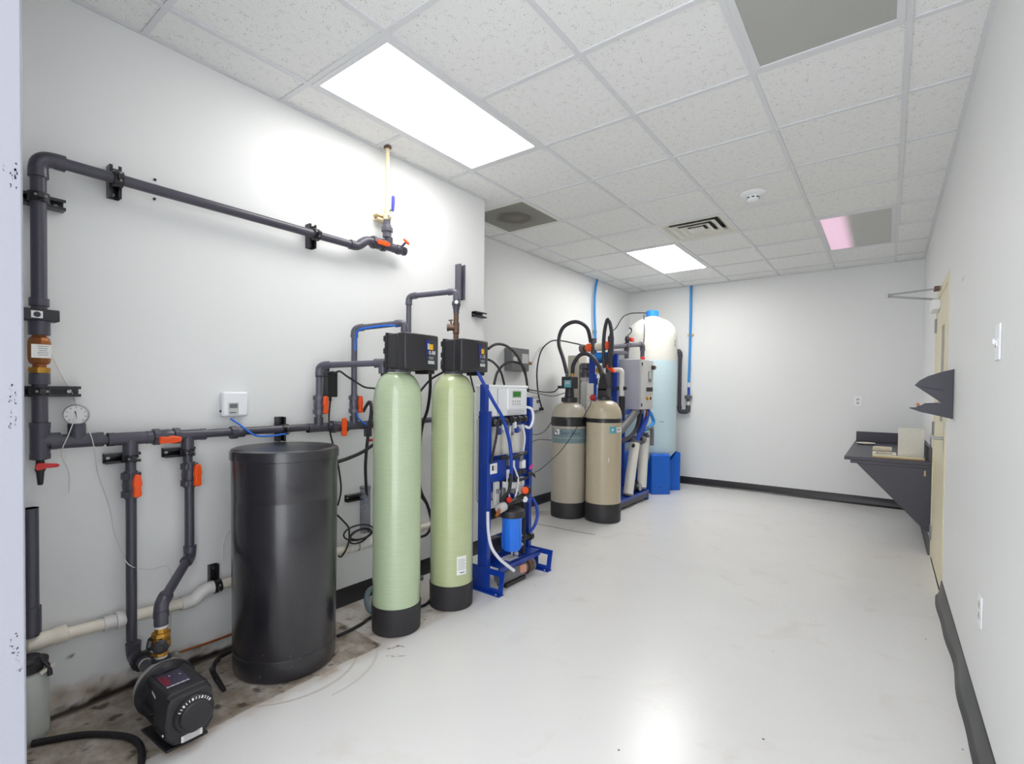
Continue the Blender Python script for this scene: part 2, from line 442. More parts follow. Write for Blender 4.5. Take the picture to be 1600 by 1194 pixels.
def sst(x, a, b):
    t = min(1, max(0, (x - a) / (b - a))); return t * t * (3 - 2 * t)
def fbm(x, y, s, o=0.0):
    return noise.fractal(Vector((x * s + o, y * s - o, o)), 0.9, 2.1, 4)
def seg_d(x, y, a, b):
    ax, ay = a; bx, by = b; dx, dy = bx - ax, by - ay
    t = max(0, min(1, ((x - ax) * dx + (y - ay) * dy) / (dx * dx + dy * dy)))
    return math.hypot(x - ax - t * dx, y - ay - t * dy)
STREAKS = [((-1.975, 1.60), (-1.955, 1.66), 0.008), ((-1.955, 1.66), (-1.93, 1.665), 0.006), ((-1.93, 1.56), (-1.9, 1.60), 0.008), ((-1.90, 1.57), (-1.865, 1.61), 0.006),
           ((-2.42, 1.66), (-2.40, 1.69), 0.012), ((-2.36, 1.71), (-2.33, 1.74), 0.009), ((-2.25, 1.68), (-2.22, 1.70), 0.007)]
def floor_wear(co):
    x, y = co.x, co.y
    if x > -1.55 or y > 4.6: return (0, 0, 0)
    nz = fbm(x, y, 5.0)
    edge = -2.035 + 0.018 * nz
    bare = sst(edge + 0.006 - x, 0, 0.012) * sst(1.625 + 0.02 * nz - y, 0, 0.015)
    # beyond the edge of the bare concrete the paint goes on, worn and dirty
    worn = sst(edge - 0.0 - x, 0, 0.015) * sst(y, 1.60, 1.63) * sst(2.25 + 0.05 * nz - y, 0, 0.1)
    tri = sst(1.63 + (x + 2.035) * 0.3 - y, -0.01, 0.02)
    bare = max(bare, worn * max(0, 0.25 + 0.9 * fbm(x, y, 7.0, 4.2)))
    brown = worn * (0.28 + 0.4 * fbm(x, y, 4.0, 9.1))
    brown = max(brown, 0.75 * sst(0.05 - abs(x - edge - 0.008), 0.0, 0.05) * sst(1.6 - y, 0, .3) * sst(0.5 + nz, 0.1, 0.9))
    # swirl lines where the tank was dragged about
    d1 = abs(math.hypot(x + 2.27, y - 1.22) - 0.335)
    if -1.1 < math.atan2(y - 1.22, x + 2.27) < 0.95: brown = max(brown, 0.6 * sst(0.0085 - d1, 0, 0.008))
    d2 = abs(math.hypot(x + 2.26, y - 1.25) - 0.40)
    if -0.1 < math.atan2(y - 1.25, x + 2.26) < 0.95: brown = max(brown, 0.4 * sst(0.0085 - d2, 0, 0.008))
    brown = max(brown, 0.3 * sst(-1.97 - x + 0.05 * nz, 0, 0.06) * sst(2.6 - y, 0, 0.4))
    brown = max(brown, 0.6 * sst(0.16 - math.hypot((x + 2.95) * 1.3, y - 4.4), 0, 0.08))
    dark = 0.0
    for a, b_, w in STREAKS: sm = sst(w * (1 + 1.2 * fbm(x, y, 45)) - seg_d(x, y, a, b_), 0, 0.008); brown = max(brown, sm * 0.9); dark = max(dark, sm * 0.55 * sst(fbm(x, y, 70.0, 3.0), -0.2, 0.4))
    dark = max(dark, 0.9 * sst(-2.555 - 0.02 * nz - x, 0, 0.03) * sst(1.4 - y, 0, .2))
    dark = max(dark, 0.8 * bare * sst(fbm(x, y, 16.0, 2.0), 0.42, 0.62))
    return (min(1, max(0, bare)), min(1, max(0, brown)), min(1, max(0, dark)))

mb = MB()
mb.add(*grid_mesh('f', steps(XL, -1.70, 0.008), steps(0.2, 2.6, 0.008), lambda x, y: (x, y, 0)))
mb.add(*grid_mesh('f', steps(XL, -1.70, 0.1), steps(-0.2, 0.2, 0.1), lambda x, y: (x, y, 0)))
mb.add(*grid_mesh('f', steps(XL, -1.70, 0.05), steps(2.6, 2.9, 0.05), lambda x, y: (x, y, 0)))
mb.add(*grid_mesh('f', steps(-1.70, XR, 0.25), steps(-0.2, 2.9, 0.25), lambda x, y: (x, y, 0)))
mb.add(*grid_mesh('f', steps(XF, XR, 0.08), steps(2.9, YB, 0.08), lambda x, y: (x, y, 0)))
o = mb.build('floor', 'floor_paint', smooth=False)
add_wear(o.data, floor_wear); struct(o)
for d_ in ('x',):
    s = MB().span((XF - 0.2, -1.6, -0.12), (XR + 0.15, YB + 0.15, -0.002)).build('floor_slab', 'floor_paint', o)
# expansion crack in the paint
mb = MB().tube([(-2.75, 4.02, 0.0003), (-2.5, 4.035, 0.0003), (-2.32, 4.033, 0.0003), (-2.10, 4.058, 0.0003)], 0.0022, seg=6)
mb.build('floor_crack', 'trim_black', o)

# walls (thick boxes standing outside the room faces)
def wall_wear(co):
    y, z = co.y, co.z
    nz = fbm(y, z, 6.0, 3.3)
    s = sst(0.125 + 0.05 * nz + 0.04 * fbm(y, z, 2.0, 8) - z, 0, 0.05) * sst(1.62 - y, 0, 0.1)
    s *= 0.55 + 0.5 * fbm(y, z, 9.0, 1.0)
    dk = sst(0.03 + 0.03 * nz - z, 0, 0.02) * sst(1.55 - y, 0, 0.2)
    dk = max(dk, 0.85 * s * sst(fbm(y, z, 18.0, 5.0), 0.35, 0.6))
    for (a, b_), w in ((((0.53, 0.30), (0.56, 0.295)), 0.006), (((0.495, 0.225), (0.515, 0.222)), 0.007), (((1.005, 0.895), (1.008, 0.945)), 0.003)):
        dk = max(dk, 0.85 * sst(w * (1 + fbm(y, z, 50)) - seg_d(y, z, a, b_), 0, 0.004))
    return (min(1, max(0, s)), 0, min(1, max(0, dk)))
mb = MB()
mb.add(*grid_mesh('w', steps(0.0, 1.75, 0.012), steps(0.0, 0.40, 0.012), lambda y, z: (XL, y, z)))
mb.add(*grid_mesh('w', steps(1.75, YJ, 0.1), steps(0.0, 0.40, 0.1), lambda y, z: (XL, y, z)))
mb.add(*grid_mesh('w', steps(0.0, YJ, 0.1), steps(0.40, H, 0.1), lambda y, z: (XL, y, z)))
mb.span((XL - 0.59, 0.0, 0), (XL - 0.001, YJ, H + 0.1))
o = mb.build('wall_left', 'wall_stained', smooth=False); add_wear(o.data, lambda c: wall_wear(c) if c.x > XL - 0.0005 else (0, 0, 0)); struct(o)
struct(MB().span((XF - 0.15, YJ, 0), (XF, YB + 0.15, H + 0.1)).build('wall_far_left', 'wall_paint', smooth=False))
struct(MB().span((XF, YB, 0), (XR + 0.15, YB + 0.15, H + 0.1)).build('wall_back', 'wall_paint', smooth=False))
# right wall with the door opening (y 4.30-5.22, z 0-2.06)
DY0, DY1, DZ = 4.285, 5.225, 2.065
mb = MB()
mb.span((XR, -0.15, 0), (XR + 0.15, DY0, H + 0.1)); mb.span((XR, DY1, 0), (XR + 0.15, YB, H + 0.1)); mb.span((XR, DY0, DZ), (XR + 0.15, DY1, H + 0.1))
struct(mb.build('wall_right', 'wall_paint', smooth=False))
# front wall beside the doorway: its plastered end is seen at the left edge of the view
JX = -1.35
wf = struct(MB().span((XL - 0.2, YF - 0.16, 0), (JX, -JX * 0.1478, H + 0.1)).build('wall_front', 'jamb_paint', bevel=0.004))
random.seed(4)
mb = MB()
def scuff(mb, y, z, w, h):
    mb.add([(JX + 0.0004, y + random.uniform(-w, w), z + random.uniform(-h, h)) for _ in range(4)], [(0, 1, 2, 3)])
for (c0, c1, n) in (((-1.350, 0.190, 1.733), (-1.350, 0.189, 1.680), 15), ((-1.350, 0.183, 1.715), (-1.350, 0.182, 1.685), 9), ((-1.350, 0.173, 1.727), (-1.350, 0.173, 1.711), 4),
                    ((-1.350, 0.180, 1.310), (-1.350, 0.179, 1.220), 16), ((-1.350, 0.186, 1.292), (-1.350, 0.185, 1.218), 9), ((-1.350, 0.184, 0.819), (-1.350, 0.190, 0.735), 18), ((-1.350, 0.178, 0.809), (-1.350, 0.185, 0.743), 9)):
    for k in range(n):
        f_ = random.random(); scuff(mb, c0[1] + (c1[1] - c0[1]) * f_ + random.uniform(-0.002, 0.002), c0[2] + (c1[2] - c0[2]) * f_, 0.0020, 0.0035)
mb.build('scuff_marks', 'ink', wf, smooth=False)

# ceiling: plenum lid, lay-in tiles, exposed grid bars
CX = [-2.946, -2.336, -1.733, -1.140, -0.542, 0.042]     # grid lines along the room
Y0, T = 1.372, 0.61
RY = [Y0 + k * T for k in range(-2, 10)]
ceil = struct(MB().span((XF - 0.2, -0.12, H + 0.10), (XR + 0.15, YB + 0.15, H + 0.14)).build('ceiling', 'grid_white', smooth=False))
HOLES = {(1, 0): 'lit', (1, 1): 'lit', (1, 6): 'lit', (1, 7): 'lit', (4, 0): 'off', (4, 1): 'off', (4, 6): 'pink', (4, 7): 'pink', (2, 5): 'vent', (0, 3): 'soot'}
xs = [XF] + CX + [XR]
ys = [YF - 0.16] + RY + [YB]
ZT = H + 0.007
shared = {}
for i in range(len(xs) - 1):
    for j in range(len(ys) - 1):
        x0, x1, y0, y1 = xs[i], xs[i + 1], ys[j], ys[j + 1]
        if (i - 1, j - 3) in HOLES: continue
        if y0 < YJ - 0.3 or (y0 < YJ and True):
            if y1 <= YJ + 0.01:
                if x1 <= XL: continue
                x0 = max(x0, XL)
        key = (round(x1 - x0, 3), round(y1 - y0, 3))
        c = Vector(((x0 + x1) / 2, (y0 + y1) / 2, ZT))
        if key not in shared:
            t = MB().span((x0 + 0.002, y0 + 0.002, ZT), (x1 - 0.002, y1 - 0.002, ZT + 0.016)).build('ceiling_tile', 'ceiling_tile', ceil, smooth=False, origin=c)
            shared[key] = t.data
        else:
            t = bpy.data.objects.new('ceiling_tile', shared[key]); COL.objects.link(t); t.parent = ceil; t.location = c
for x in CX:
    y0 = YJ if x < XL else -0.1
    MB().span((x - 0.012, y0, H - 0.001), (x + 0.012, YB, H + 0.0065)).build('grid_bar', 'grid_white', ceil)
for y in RY:
    x0 = XF if y > YJ else XL
    xx = [x0] + [q for q in CX if q > x0] + [XR]
    for a, b_ in zip(xx[:-1], xx[1:]):
        if any(a == CX[i_] and abs(y - (Y0 + j_ * T)) < 0.01 for i_, j_ in ((1, 1), (1, 7), (4, 1), (4, 7))): continue
        MB().span((a + 0.012, y - 0.012, H - 0.0008), (b_ - 0.012, y + 0.012, H + 0.0063)).build('grid_bar', 'grid_white', ceil)
for a, b_ in (((XL, -0.1, H - 0.002), (XL + 0.018, YJ, H + 0.006)), ((XF, YJ, H - 0.002), (XF + 0.018, YB, H + 0.006)), ((XF, YB - 0.018, H - 0.0025), (XR, YB, H + 0.006)),
              ((XR - 0.018, -0.1, H - 0.002), (XR, YB, H + 0.006)), ((XF, YJ, H - 0.002), (XL, YJ + 0.018, H + 0.006))):
    MB().span(a, b_).build('wall_angle', 'grid_white', ceil)

# baseboards: black rubber cove with a small toe
def cove(name, a, b_, inward):
    a, b_, n = V(a), V(b_), V(inward)
    prof = [(0, 0), (0.020, 0), (0.017, 0.006), (0.009, 0.014), (0.006, 0.026), (0.005, 0.100), (0.002, 0.104), (0, 0.104)]
    rings = [[q + n * p_ + Vector((0, 0, z)) for p_, z in prof] for q in (a, b_)]
    return struct(MB().loft(rings).build(name, 'trim_black'))
cove('baseboard_left', (XL, 1.30, 0), (XL, YJ, 0), (1, 0, 0))
cove('baseboard_far_left', (XF, YJ, 0), (XF, YB, 0), (1, 0, 0))
cove('baseboard_back', (XF, YB, 0), (XR, YB, 0), (0, -1, 0))
cove('baseboard_right', (XR, DY1 + 0.055, 0), (XR, YB, 0), (-1, 0, 0))
# the near right run is old and wavy
mb = MB(); rings = []
for y in steps(-0.2, DY0 - 0.05, 0.08):
    wob = 0.006 * math.sin(y * 5.3) + 0.004 * math.sin(y * 11.0 + 1)
    rings.append([(XR - p_ - (wob + 0.012 if 0 < p_ and z < 0.05 else 0), y, z) for p_, z in [(0, 0), (0.024, 0), (0.020, 0.008), (0.011, 0.018), (0.007, 0.03), (0.006, 0.100), (0.002, 0.105), (0, 0.105)]])
struct(mb.loft(rings).build('baseboard_right', 'trim_black'))

# ------------------------------------------------------------------ ceiling fixtures
def troffer(i, j, n, lens, label, group):
    x0, x1, y0, y1 = CX[i] + 0.012, CX[i + 1] - 0.012, Y0 + j * T + 0.012, Y0 + (j + n) * T - 0.012
    c = ((x0 + x1) / 2, (y0 + y1) / 2, H)
    t = thing('ceiling_light', label, 'light', c, group)
    b_ = 0.030
    for a, e in (((x0, y0), (x1, y0 + b_)), ((x0, y1 - b_), (x1, y1)), ((x0, y0 + b_), (x0 + b_, y1 - b_)), ((x1 - b_, y0 + b_), (x1, y1 - b_))):
        MB().span((a[0], a[1], H - 0.004), (e[0], e[1], H + 0.02)).build('door_frame', 'grid_white', t, bevel=0.002)
    MB().span((x0 + b_, y0 + b_, H + 0.002), (x1 - b_, y1 - b_, H + 0.010)).build('lens', lens, t, smooth=False, origin=c)
    MB().span((x0, y0, H + 0.06), (x1, y1, H + 0.095)).build('housing', 'galv', t, smooth=False)
    return t
G = 'ceiling light panels'
troffer(1, 0, 2, 'lens_lit', 'large brightly lit ceiling light panel above the wall pipes', G)
troffer(1, 6, 2, 'lens_lit_far', 'lit ceiling light panel beside the square air vent', G)
troffer(4, 0, 2, 'lens_off', 'unlit grey ceiling light panel at the top edge of the photo', G)
troffer(4, 6, 2, 'lens_failing', 'far ceiling light panel glowing pink at its left end', G)

# four-way air diffuser
x0, x1, y0, y1 = CX[2] + 0.01, CX[3] - 0.01, Y0 + 5 * T + 0.01, Y0 + 6 * T - 0.01
cx, cy = (x0 + x1) / 2, (y0 + y1) / 2
t = thing('air_vent', 'square four-way air vent with nested louvres in the ceiling', 'vent', (cx, cy, H))
def ring4(h, z): return [(cx - h, cy - h, z), (cx + h, cy - h, z), (cx + h, cy + h, z), (cx - h, cy + h, z)]
hw = (x1 - x0) / 2
MB().loft([ring4(hw, H - 0.004), ring4(hw - 0.03, H - 0.004), ring4(hw - 0.070, H + 0.026), ring4(hw - 0.055, H + 0.032), ring4(hw, H + 0.003)], closed=True).build('frame', 'diffuser_white', t, smooth=False)
for h in (0.205, 0.135):
    MB().loft([ring4(h, H - 0.006), ring4(h - 0.018, H - 0.007), ring4(h - 0.055, H + 0.016), ring4(h - 0.050, H + 0.021)], closed=True).build('louvre', 'diffuser_white', t, smooth=False)
MB().loft([ring4(0.072, H - 0.007), ring4(0.066, H - 0.010), ring4(0.03, H + 0.025), ring4(0.04, H + 0.03)], caps=(True, True)).build('centre_cone', 'diffuser_white', t, smooth=False)
MB().span((cx - 0.069, cy - 0.069, H - 0.010), (cx + 0.069, cy + 0.069, H - 0.006)).build('centre_plate', 'diffuser_white', t)
MB().span((x0, y0, H + 0.07), (x1, y1, H + 0.09)).build('duct', 'duct_dark', t, smooth=False)
# sooty return panel
x0, x1, y0, y1 = CX[0] + 0.012, CX[1] - 0.012, Y0 + 3 * T + 0.012, Y0 + 4 * T - 0.012
c = ((x0 + x1) / 2, (y0 + y1) / 2, H)
t = thing('return_panel', 'dusty grey square ceiling panel with a dark soot ring', 'vent', c)
MB().span((x0 + 0.018, y0 + 0.018, H + 0.001), (x1 - 0.018, y1 - 0.018, H + 0.008)).build('perforated_face', 'sooty_panel', t, smooth=False, origin=c)
for a, e in (((x0, y0), (x1, y0 + 0.018)), ((x0, y1 - 0.018), (x1, y1)), ((x0, y0 + 0.018), (x0 + 0.018, y1 - 0.018)), ((x1 - 0.018, y0 + 0.018), (x1, y1 - 0.018))):
    MB().span((a[0], a[1], H - 0.003), (e[0], e[1], H + 0.012)).build('frame', 'diffuser_white', t, bevel=0.0015)
# smoke detector
cx, cy = -0.845, 4.13
t = thing('smoke_detector', 'round white smoke detector on the ceiling', 'smoke detector', (cx, cy, H))
MB().lathe((cx, cy, H + 0.006), (0, 0, -1), [(0, 0.088), (0.006, 0.088), (0.012, 0.080), (0.020, 0.066), (0.024, 0.05)], 32).build('base', 'white_plastic', t)
h = MB().lathe((cx, cy, H - 0.018), (0, 0, -1), [(0, 0.046), (0.022, 0.044), (0.034, 0.036), (0.040, 0.022), (0.040, 0.001)], 28).build('sensor_head', 'white_plastic', t)
for k in range(8):
    a = k * PI / 4 + 0.2
    MB().box((cx + 0.0435 * math.cos(a), cy + 0.0435 * math.sin(a), H - 0.034), (0.006, 0.02, 0.008), rz=a).build('slot', 'ink', h)

# ------------------------------------------------------------------ pipe fittings
def pipe(root, p, q, r, m='pvc_dark', name='pipe'):
    return MB().cyl(p, q, r).build(name, m, root)
def bend(root, p, d1, d2, r, m='pvc_dark', name='elbow', k=1.9, fat=1.22):
    """elbow at corner p; d1, d2 point away along the two legs; sockets with thicker lips"""
    p, d1, d2 = V(p), V(d1).normalized(), V(d2).normalized()
    e = r * k
    a, c = p + d1 * e, p + d2 * e
    pts = []
    for i in range(9):
        t = i / 8
        pts.append(a * (1 - t) ** 2 + p * 2 * t * (1 - t) + c * t * t)
    mb = MB().tube(pts, r * fat, seg=20, smooth=0)
    mb.cyl(a, a + d1 * r * 1.3, r * fat * 1.03, r * fat * 1.06); mb.cyl(c, c + d2 * r * 1.3, r * fat * 1.03, r * fat * 1.06)
    return mb.build(name, m, root)
def tee(root, p, d, br, r, m='pvc_dark', L=2.6, B=2.6, rb=None):
    p, d, br = V(p), V(d).normalized(), V(br).normalized(); rb = rb or r
    mb = MB().cyl(p - d * r * L, p + d * r * L, r * 1.24).cyl(p, p + br * rb * B, rb * 1.24)
    for s in (-1, 1): mb.cyl(p + d * r * L * s * 0.72, p + d * r * L * s, r * 1.3)
    return mb.build('tee', m, root)
def sleeve(root, p, d, r, L, m='pvc_dark', name='coupling', fat=1.25):
    p, d = V(p), V(d).normalized()
    return MB().cyl(p - d * L / 2, p + d * L / 2, r * fat).build(name, m, root, bevel=0.0015)
def union_nut(parent, p, d, r, L, m, lobes=10):
    """ribbed nut"""
    p, d = V(p), V(d).normalized(); u, w = frame(d); n = lobes * 4
    ring = lambda c: [c + (u * math.cos(t) + w * math.sin(t)) * (r * (1.0 + (0.05 if (k % 4) < 2 else -0.02))) for k, t in enumerate([2 * PI * k / n for k in range(n)])]
    return MB().loft([ring(p - d * L / 2), ring(p + d * L / 2)]).build('union_nut', m, parent)
def ball_valve(root, p, d, r, off, hm='orange', m='pvc_dark', hl=None, half=None, s=1.0, vname='ball_valve', along=None, hlen=0.095):
    """true-union ball valve on a pipe along d; handle stands out along off, its paddle lies along `along`"""
    p, d, off = V(p), V(d).normalized(), V(off).normalized()
    along = V(along).normalized() if along is not None else d
    L = 0.058 * s
    mb = MB().lathe(p - d * L, d, [(0, r * 1.2), (L * 0.35, r * 1.28), (L * 0.6, r * 1.5), (L, r * 1.62), (L * 1.4, r * 1.5), (L * 1.65, r * 1.28), (L * 2, r * 1.2)], 24)
    mb.cyl(p, p + off * r * 1.95, r * 0.55)
    body = mb.build(vname, m, root)
    for q in (-1, 1): union_nut(body, p + d * q * L * 0.66, d, r * 1.72, 0.024 * s, m)
    c = p + off * (r * 2.1)
    side = along.cross(off).normalized()
    hl_ = hlen / 2 * s; hw_ = 0.017 * s; th = 0.017 * s
    out = [(-1.0, -0.55), (-0.85, -0.9), (-0.2, -0.75), (0.15, -1.0), (0.5, -0.85), (0.95, -0.6), (1.0, 0.0), (0.95, 0.6), (0.5, 0.85), (0.15, 1.0), (-0.2, 0.75), (-0.85, 0.9), (-1.0, 0.55)]
    MB().prism([c + along * a * hl_ + side * b_ * hw_ for a, b_ in out], off * th).build('handle', hm, body, bevel=0.003)
    return body
def strut_bracket(p_wall, n, axis, length, label, clamp_at=None, r=0.022, depth=None, m='black_satin', width=0.041, clamp=True, group='pipe brackets on the left wall'):
    """slotted C-channel fixed to the wall with a pipe clamp; axis = channel direction, n = out of the wall"""
    p, n, a = V(p_wall), V(n).normalized(), V(axis).normalized()
    s = n.cross(a).normalized(); w, d = width / 2, (depth or 0.022)
    t = thing('pipe_bracket', label, 'bracket', tuple(p), group)
    prof = [(-w, 0), (w, 0), (w, d), (w - 0.011, d), (w - 0.011, d - 0.003), (w - 0.003, d - 0.003), (w - 0.003, 0.003), (-w + 0.003, 0.003), (-w + 0.003, d - 0.003), (-w + 0.011, d - 0.003), (-w + 0.011, d), (-w, d)]
    MB().prism([p - a * length / 2 + s * x + n * (y + 0.0005) for x, y in prof], a * length).build('channel', m, t)
    for q in (-0.36, 0.36):
        MB().cyl(p + a * length * q + n * 0.003, p + a * length * q + n * 0.009, 0.007, seg=6).build('bolt', 'steel', t)
    if clamp and clamp_at is not None:
        c = V(clamp_at)
        pd = s   # pipe runs across the channel
        # split clamp: two half rings with ears and a screw
        for sg in (-1, 1):
            ring_o, ring_i = [], []
            for k in range(9):
                th = PI * k / 8 * sg + (PI / 2 if False else 0)
                dv = n * math.cos(th) * 1.0 + a * math.sin(th)
                ring_o.append(c + dv * (r + 0.009) - pd * 0.016); ring_i.append(c + dv * (r + 0.0012) - pd * 0.016)
            mbc = MB().prism(ring_o + ring_i[::-1], pd * 0.032)
            mbc.build('clamp_half', m, t)
        MB().box(c + n * (r + 0.016), (0.02, 0.02, 0.02)).build('clamp_ear', m, t, bevel=0.002)
        MB().cyl(c + n * (r + 0.016) - a * 0.018, c + n * (r + 0.016) + a * 0.018, 0.0045, seg=8).build('clamp_screw', 'galv', t)
    return t

PX = XL + 0.07           # centre line of the wall pipes
Xp, Yp, Zp = Vector((1, 0, 0)), Vector((0, 1, 0)), Vector((0, 0, 1))

# ---- riser and high-level pipe
ry = 0.414
t = thing('riser_pipe', 'dark grey pipe rising beside the door jamb and turning along the wall at head height', 'pipe', (PX, ry, 1.0))
R1 = 0.0235
ZU = 2.153
pipe(t, (PX, ry, 1.55), (PX, ry, ZU - 0.04), R1)
bend(t, (PX, ry, ZU), -Zp, Yp, R1)
pipe(t, (PX, ry + 0.04, ZU), (PX, 1.79, ZU), R1 * 0.93)
sleeve(t, (PX, ry, 1.615), Zp, R1, 0.03)
# metering sensor on the riser
cb = MB().span((PX - 0.035, ry - 0.052, 1.545), (PX + 0.036, ry + 0.052, 1.588)).build('sensor_block', 'black_plastic', t, bevel=0.004)
MB().box((PX + 0.0365, ry - 0.012, 1.566), (0.003, 0.032, 0.026)).build('eye_plate', 'white_plastic', cb, bevel=0.001)
MB().lathe((PX + 0.038, ry - 0.012, 1.566), Xp, [(0, 0.010), (0.002, 0.010), (0.002, 0.004)], 20).build('eye', 'black_plastic', cb)
sleeve(t, (PX, ry, 1.520), Zp, R1, 0.055, fat=1.35)
pipe(t, (PX, ry, 1.34), (PX, ry, 1.50), R1 * 0.85, 'bronze', 'nipple')
bv = MB().lathe((PX, ry, 1.385), Zp, [(0, 0.026), (0.008, 0.031), (0.02, 0.033), (0.082, 0.033), (0.094, 0.030), (0.102, 0.024)], 8).build('flow_meter', 'bronze', t, bevel=0.002)
MB().box((PX + 0.0335, ry, 1.432), (0.002, 0.055, 0.05)).build('label', 'paper', bv)
for k in range(5): MB().box((PX + 0.0349, ry + 0.004, 1.450 - k * 0.008), (0.0006, 0.030 - 0.004 * (k % 3), 0.002)).build('printed_line', 'ink_soft', bv)
union_nut(t, (PX, ry, 1.362), Zp, 0.030, 0.02, 'brass', 6).name = 'hex_nut'
sleeve(t, (PX, ry, 1.33), Zp, R1, 0.042, fat=1.3)
pipe(t, (PX, ry, 1.13), (PX, ry, 1.32), R1)
tee(t, (PX, ry, 1.098), Zp, Yp, R1, L=2.9, B=2.4)
# offset, valve and tee under the beige drop pipe
ZV = 2.205
e1, e2 = V(PX, 1.80, ZU), V(PX, 1.868, ZV)
bend(t, e1, -Yp, e2 - e1, R1 * 0.93, k=0.9, name='offset_elbow'); bend(t, e2, e1 - e2, Yp, R1 * 0.93, k=0.9, name='offset_elbow')
pipe(t, e2, (PX, 2.15, ZV), R1 * 0.9)
ball_valve(t, (PX, 1.955, ZV), Yp, 0.021, (1, 0, -0.1), s=0.95)
tee(t, (PX, 2.033, ZV), Yp, Zp, 0.021, L=2.2, B=2.6)
b2 = MB().lathe((PX, 2.09, ZV), Yp, [(0, 0.026), (0.012, 0.031), (0.03, 0.031), (0.04, 0.026), (0.055, 0.024), (0.058, 0.028), (0.075, 0.028), (0.078, 0.02), (0.08, 0.001)], 24).build('end_valve', 'pvc_dark', t)
MB().cyl((PX, 2.115, ZV), (PX + 0.045, 2.135, ZV + 0.045), 0.007).build('stem', 'pvc_dark', b2)
MB().lathe((PX + 0.043, 2.134, ZV + 0.043), (0.7, 0.3, 0.7), [(0, 0.008), (0.003, 0.024), (0.012, 0.025), (0.016, 0.016), (0.017, 0.001)], 24).build('hand_wheel', 'orange', b2)
sleeve(t, (PX, 2.155, ZV), Yp, 0.021, 0.012, 'pvc_white', 'gasket', fat=1.30)

# ---- beige drop pipe from the ceiling
yb_ = 2.021
t = thing('drop_pipe', 'thin beige pipe dropping from the ceiling with a blue lever valve', 'pipe', (PX, yb_, ZV + 0.05))
pipe(t, (PX, yb_, 2.40), (PX, yb_, H - 0.002), 0.0125, 'cpvc_beige')
MB().lathe((PX, yb_, H - 0.001), -Zp, [(0, 0.024), (0.006, 0.024), (0.010, 0.014)], 20).build('escutcheon', 'bronze_dark', t)
pipe(t, (PX, yb_, 2.335), (PX, yb_, 2.41), 0.017, 'cpvc_beige', 'adapter')
vb = MB().lathe((PX, yb_, 2.405), Zp, [(0, 0.015), (0.01, 0.02), (0.035, 0.02), (0.045, 0.015)], 20).build('valve_body', 'cpvc_beige', t)
MB().cyl((PX, yb_, 2.428), (PX + 0.03, yb_ + 0.012, 2.428), 0.006).build('stem', 'galv', vb)
MB().prism([V(PX + 0.028, yb_ + 0.016 + a, 2.425 + b_) for a, b_ in ((-.008, 0), (0, -.006), (.008, 0), (.013, .05), (.013, .085), (.006, .096), (-.004, .093), (-.008, .08))], (0.008, 0.003, 0)).build('lever', 'blue_handle', vb, bevel=0.002)
MB().lathe((PX, yb_, ZV + 0.055), Zp, [(0, 0.027), (0.035, 0.027), (0.036, 0.036), (0.058, 0.036), (0.060, 0.028), (0.075, 0.026), (0.076, 0.021), (0.135, 0.020)], 24).build('union', 'pvc_grey', t)
strut_bracket((XL, yb_ - 0.005, 2.385), Xp, Yp, 0.10, 'small beige strut bracket holding the thin beige pipe', (PX, yb_, 2.385), 0.0145, depth=0.05, m='cpvc_beige', width=0.036)

# ---- brackets of the riser and the high pipe
strut_bracket((XL, ry, 2.003), Xp, Yp, 0.165, 'dark bracket near the top of the vertical pipe by the jamb', (PX, ry, 2.003), R1, depth=0.045)
strut_bracket((XL, ry + 0.02, 1.283), Xp, Yp, 0.21, 'dark bracket on the vertical pipe below the bronze flow meter', (PX, ry, 1.283), R1, depth=0.045)
strut_bracket((XL, 0.652, 2.150), Xp, Zp, 0.13, 'upright bracket on the high pipe nearest the elbow', (PX, 0.652, ZU), R1, depth=0.045)
strut_bracket((XL, 1.533, 2.150), Xp, Zp, 0.13, 'upright bracket on the high pipe nearest the orange valve', (PX, 1.533, ZU), R1, depth=0.045)

# ---- manifold at waist height
ZM = 1.088
t = thing('manifold_pipe', 'dark grey horizontal manifold pipe with orange valves along the left wall', 'pipe', (PX, 0.9, ZM - 0.3))
RM = 0.0195
pipe(t, (PX, 0.46, ZM), (PX, 2.62, ZM + 0.01), RM)
tee(t, (PX, 0.52, ZM + 0.003), Yp, Zp, RM * 1.15, L=3.6, B=3.0)
tee(t, (PX, 0.692, ZM), Yp, -Zp, RM * 1.1, L=3.6, B=3.2)
ball_valve(t, (PX, 0.822, ZM), Yp, RM, (1, 0, -0.25), hlen=0.085, along=Yp)
tee(t, (PX, 0.905, ZM), Yp, -Zp, RM * 1.05, L=3.6, B=3.0)
for y in (1.116,):
    union_nut(t, (PX, y - 0.012, ZM), Yp, RM * 1.5, 0.03, 'pvc_dark'); sleeve(t, (PX, y + 0.02, ZM), Yp, RM, 0.035, fat=1.3)
tee(t, (PX, 1.555, ZM), Yp, Zp, RM, L=3.4, B=3.0)
ball_valve(t, (PX, 1.685, ZM), Yp, RM, Xp, along=Zp, hlen=0.105)
tee(t, (PX, 1.785, ZM), Yp, Zp, RM, L=3.4, B=3.0)
tee(t, (PX, 1.885, ZM), Yp, -Zp, RM, L=2.6, B=3.6)
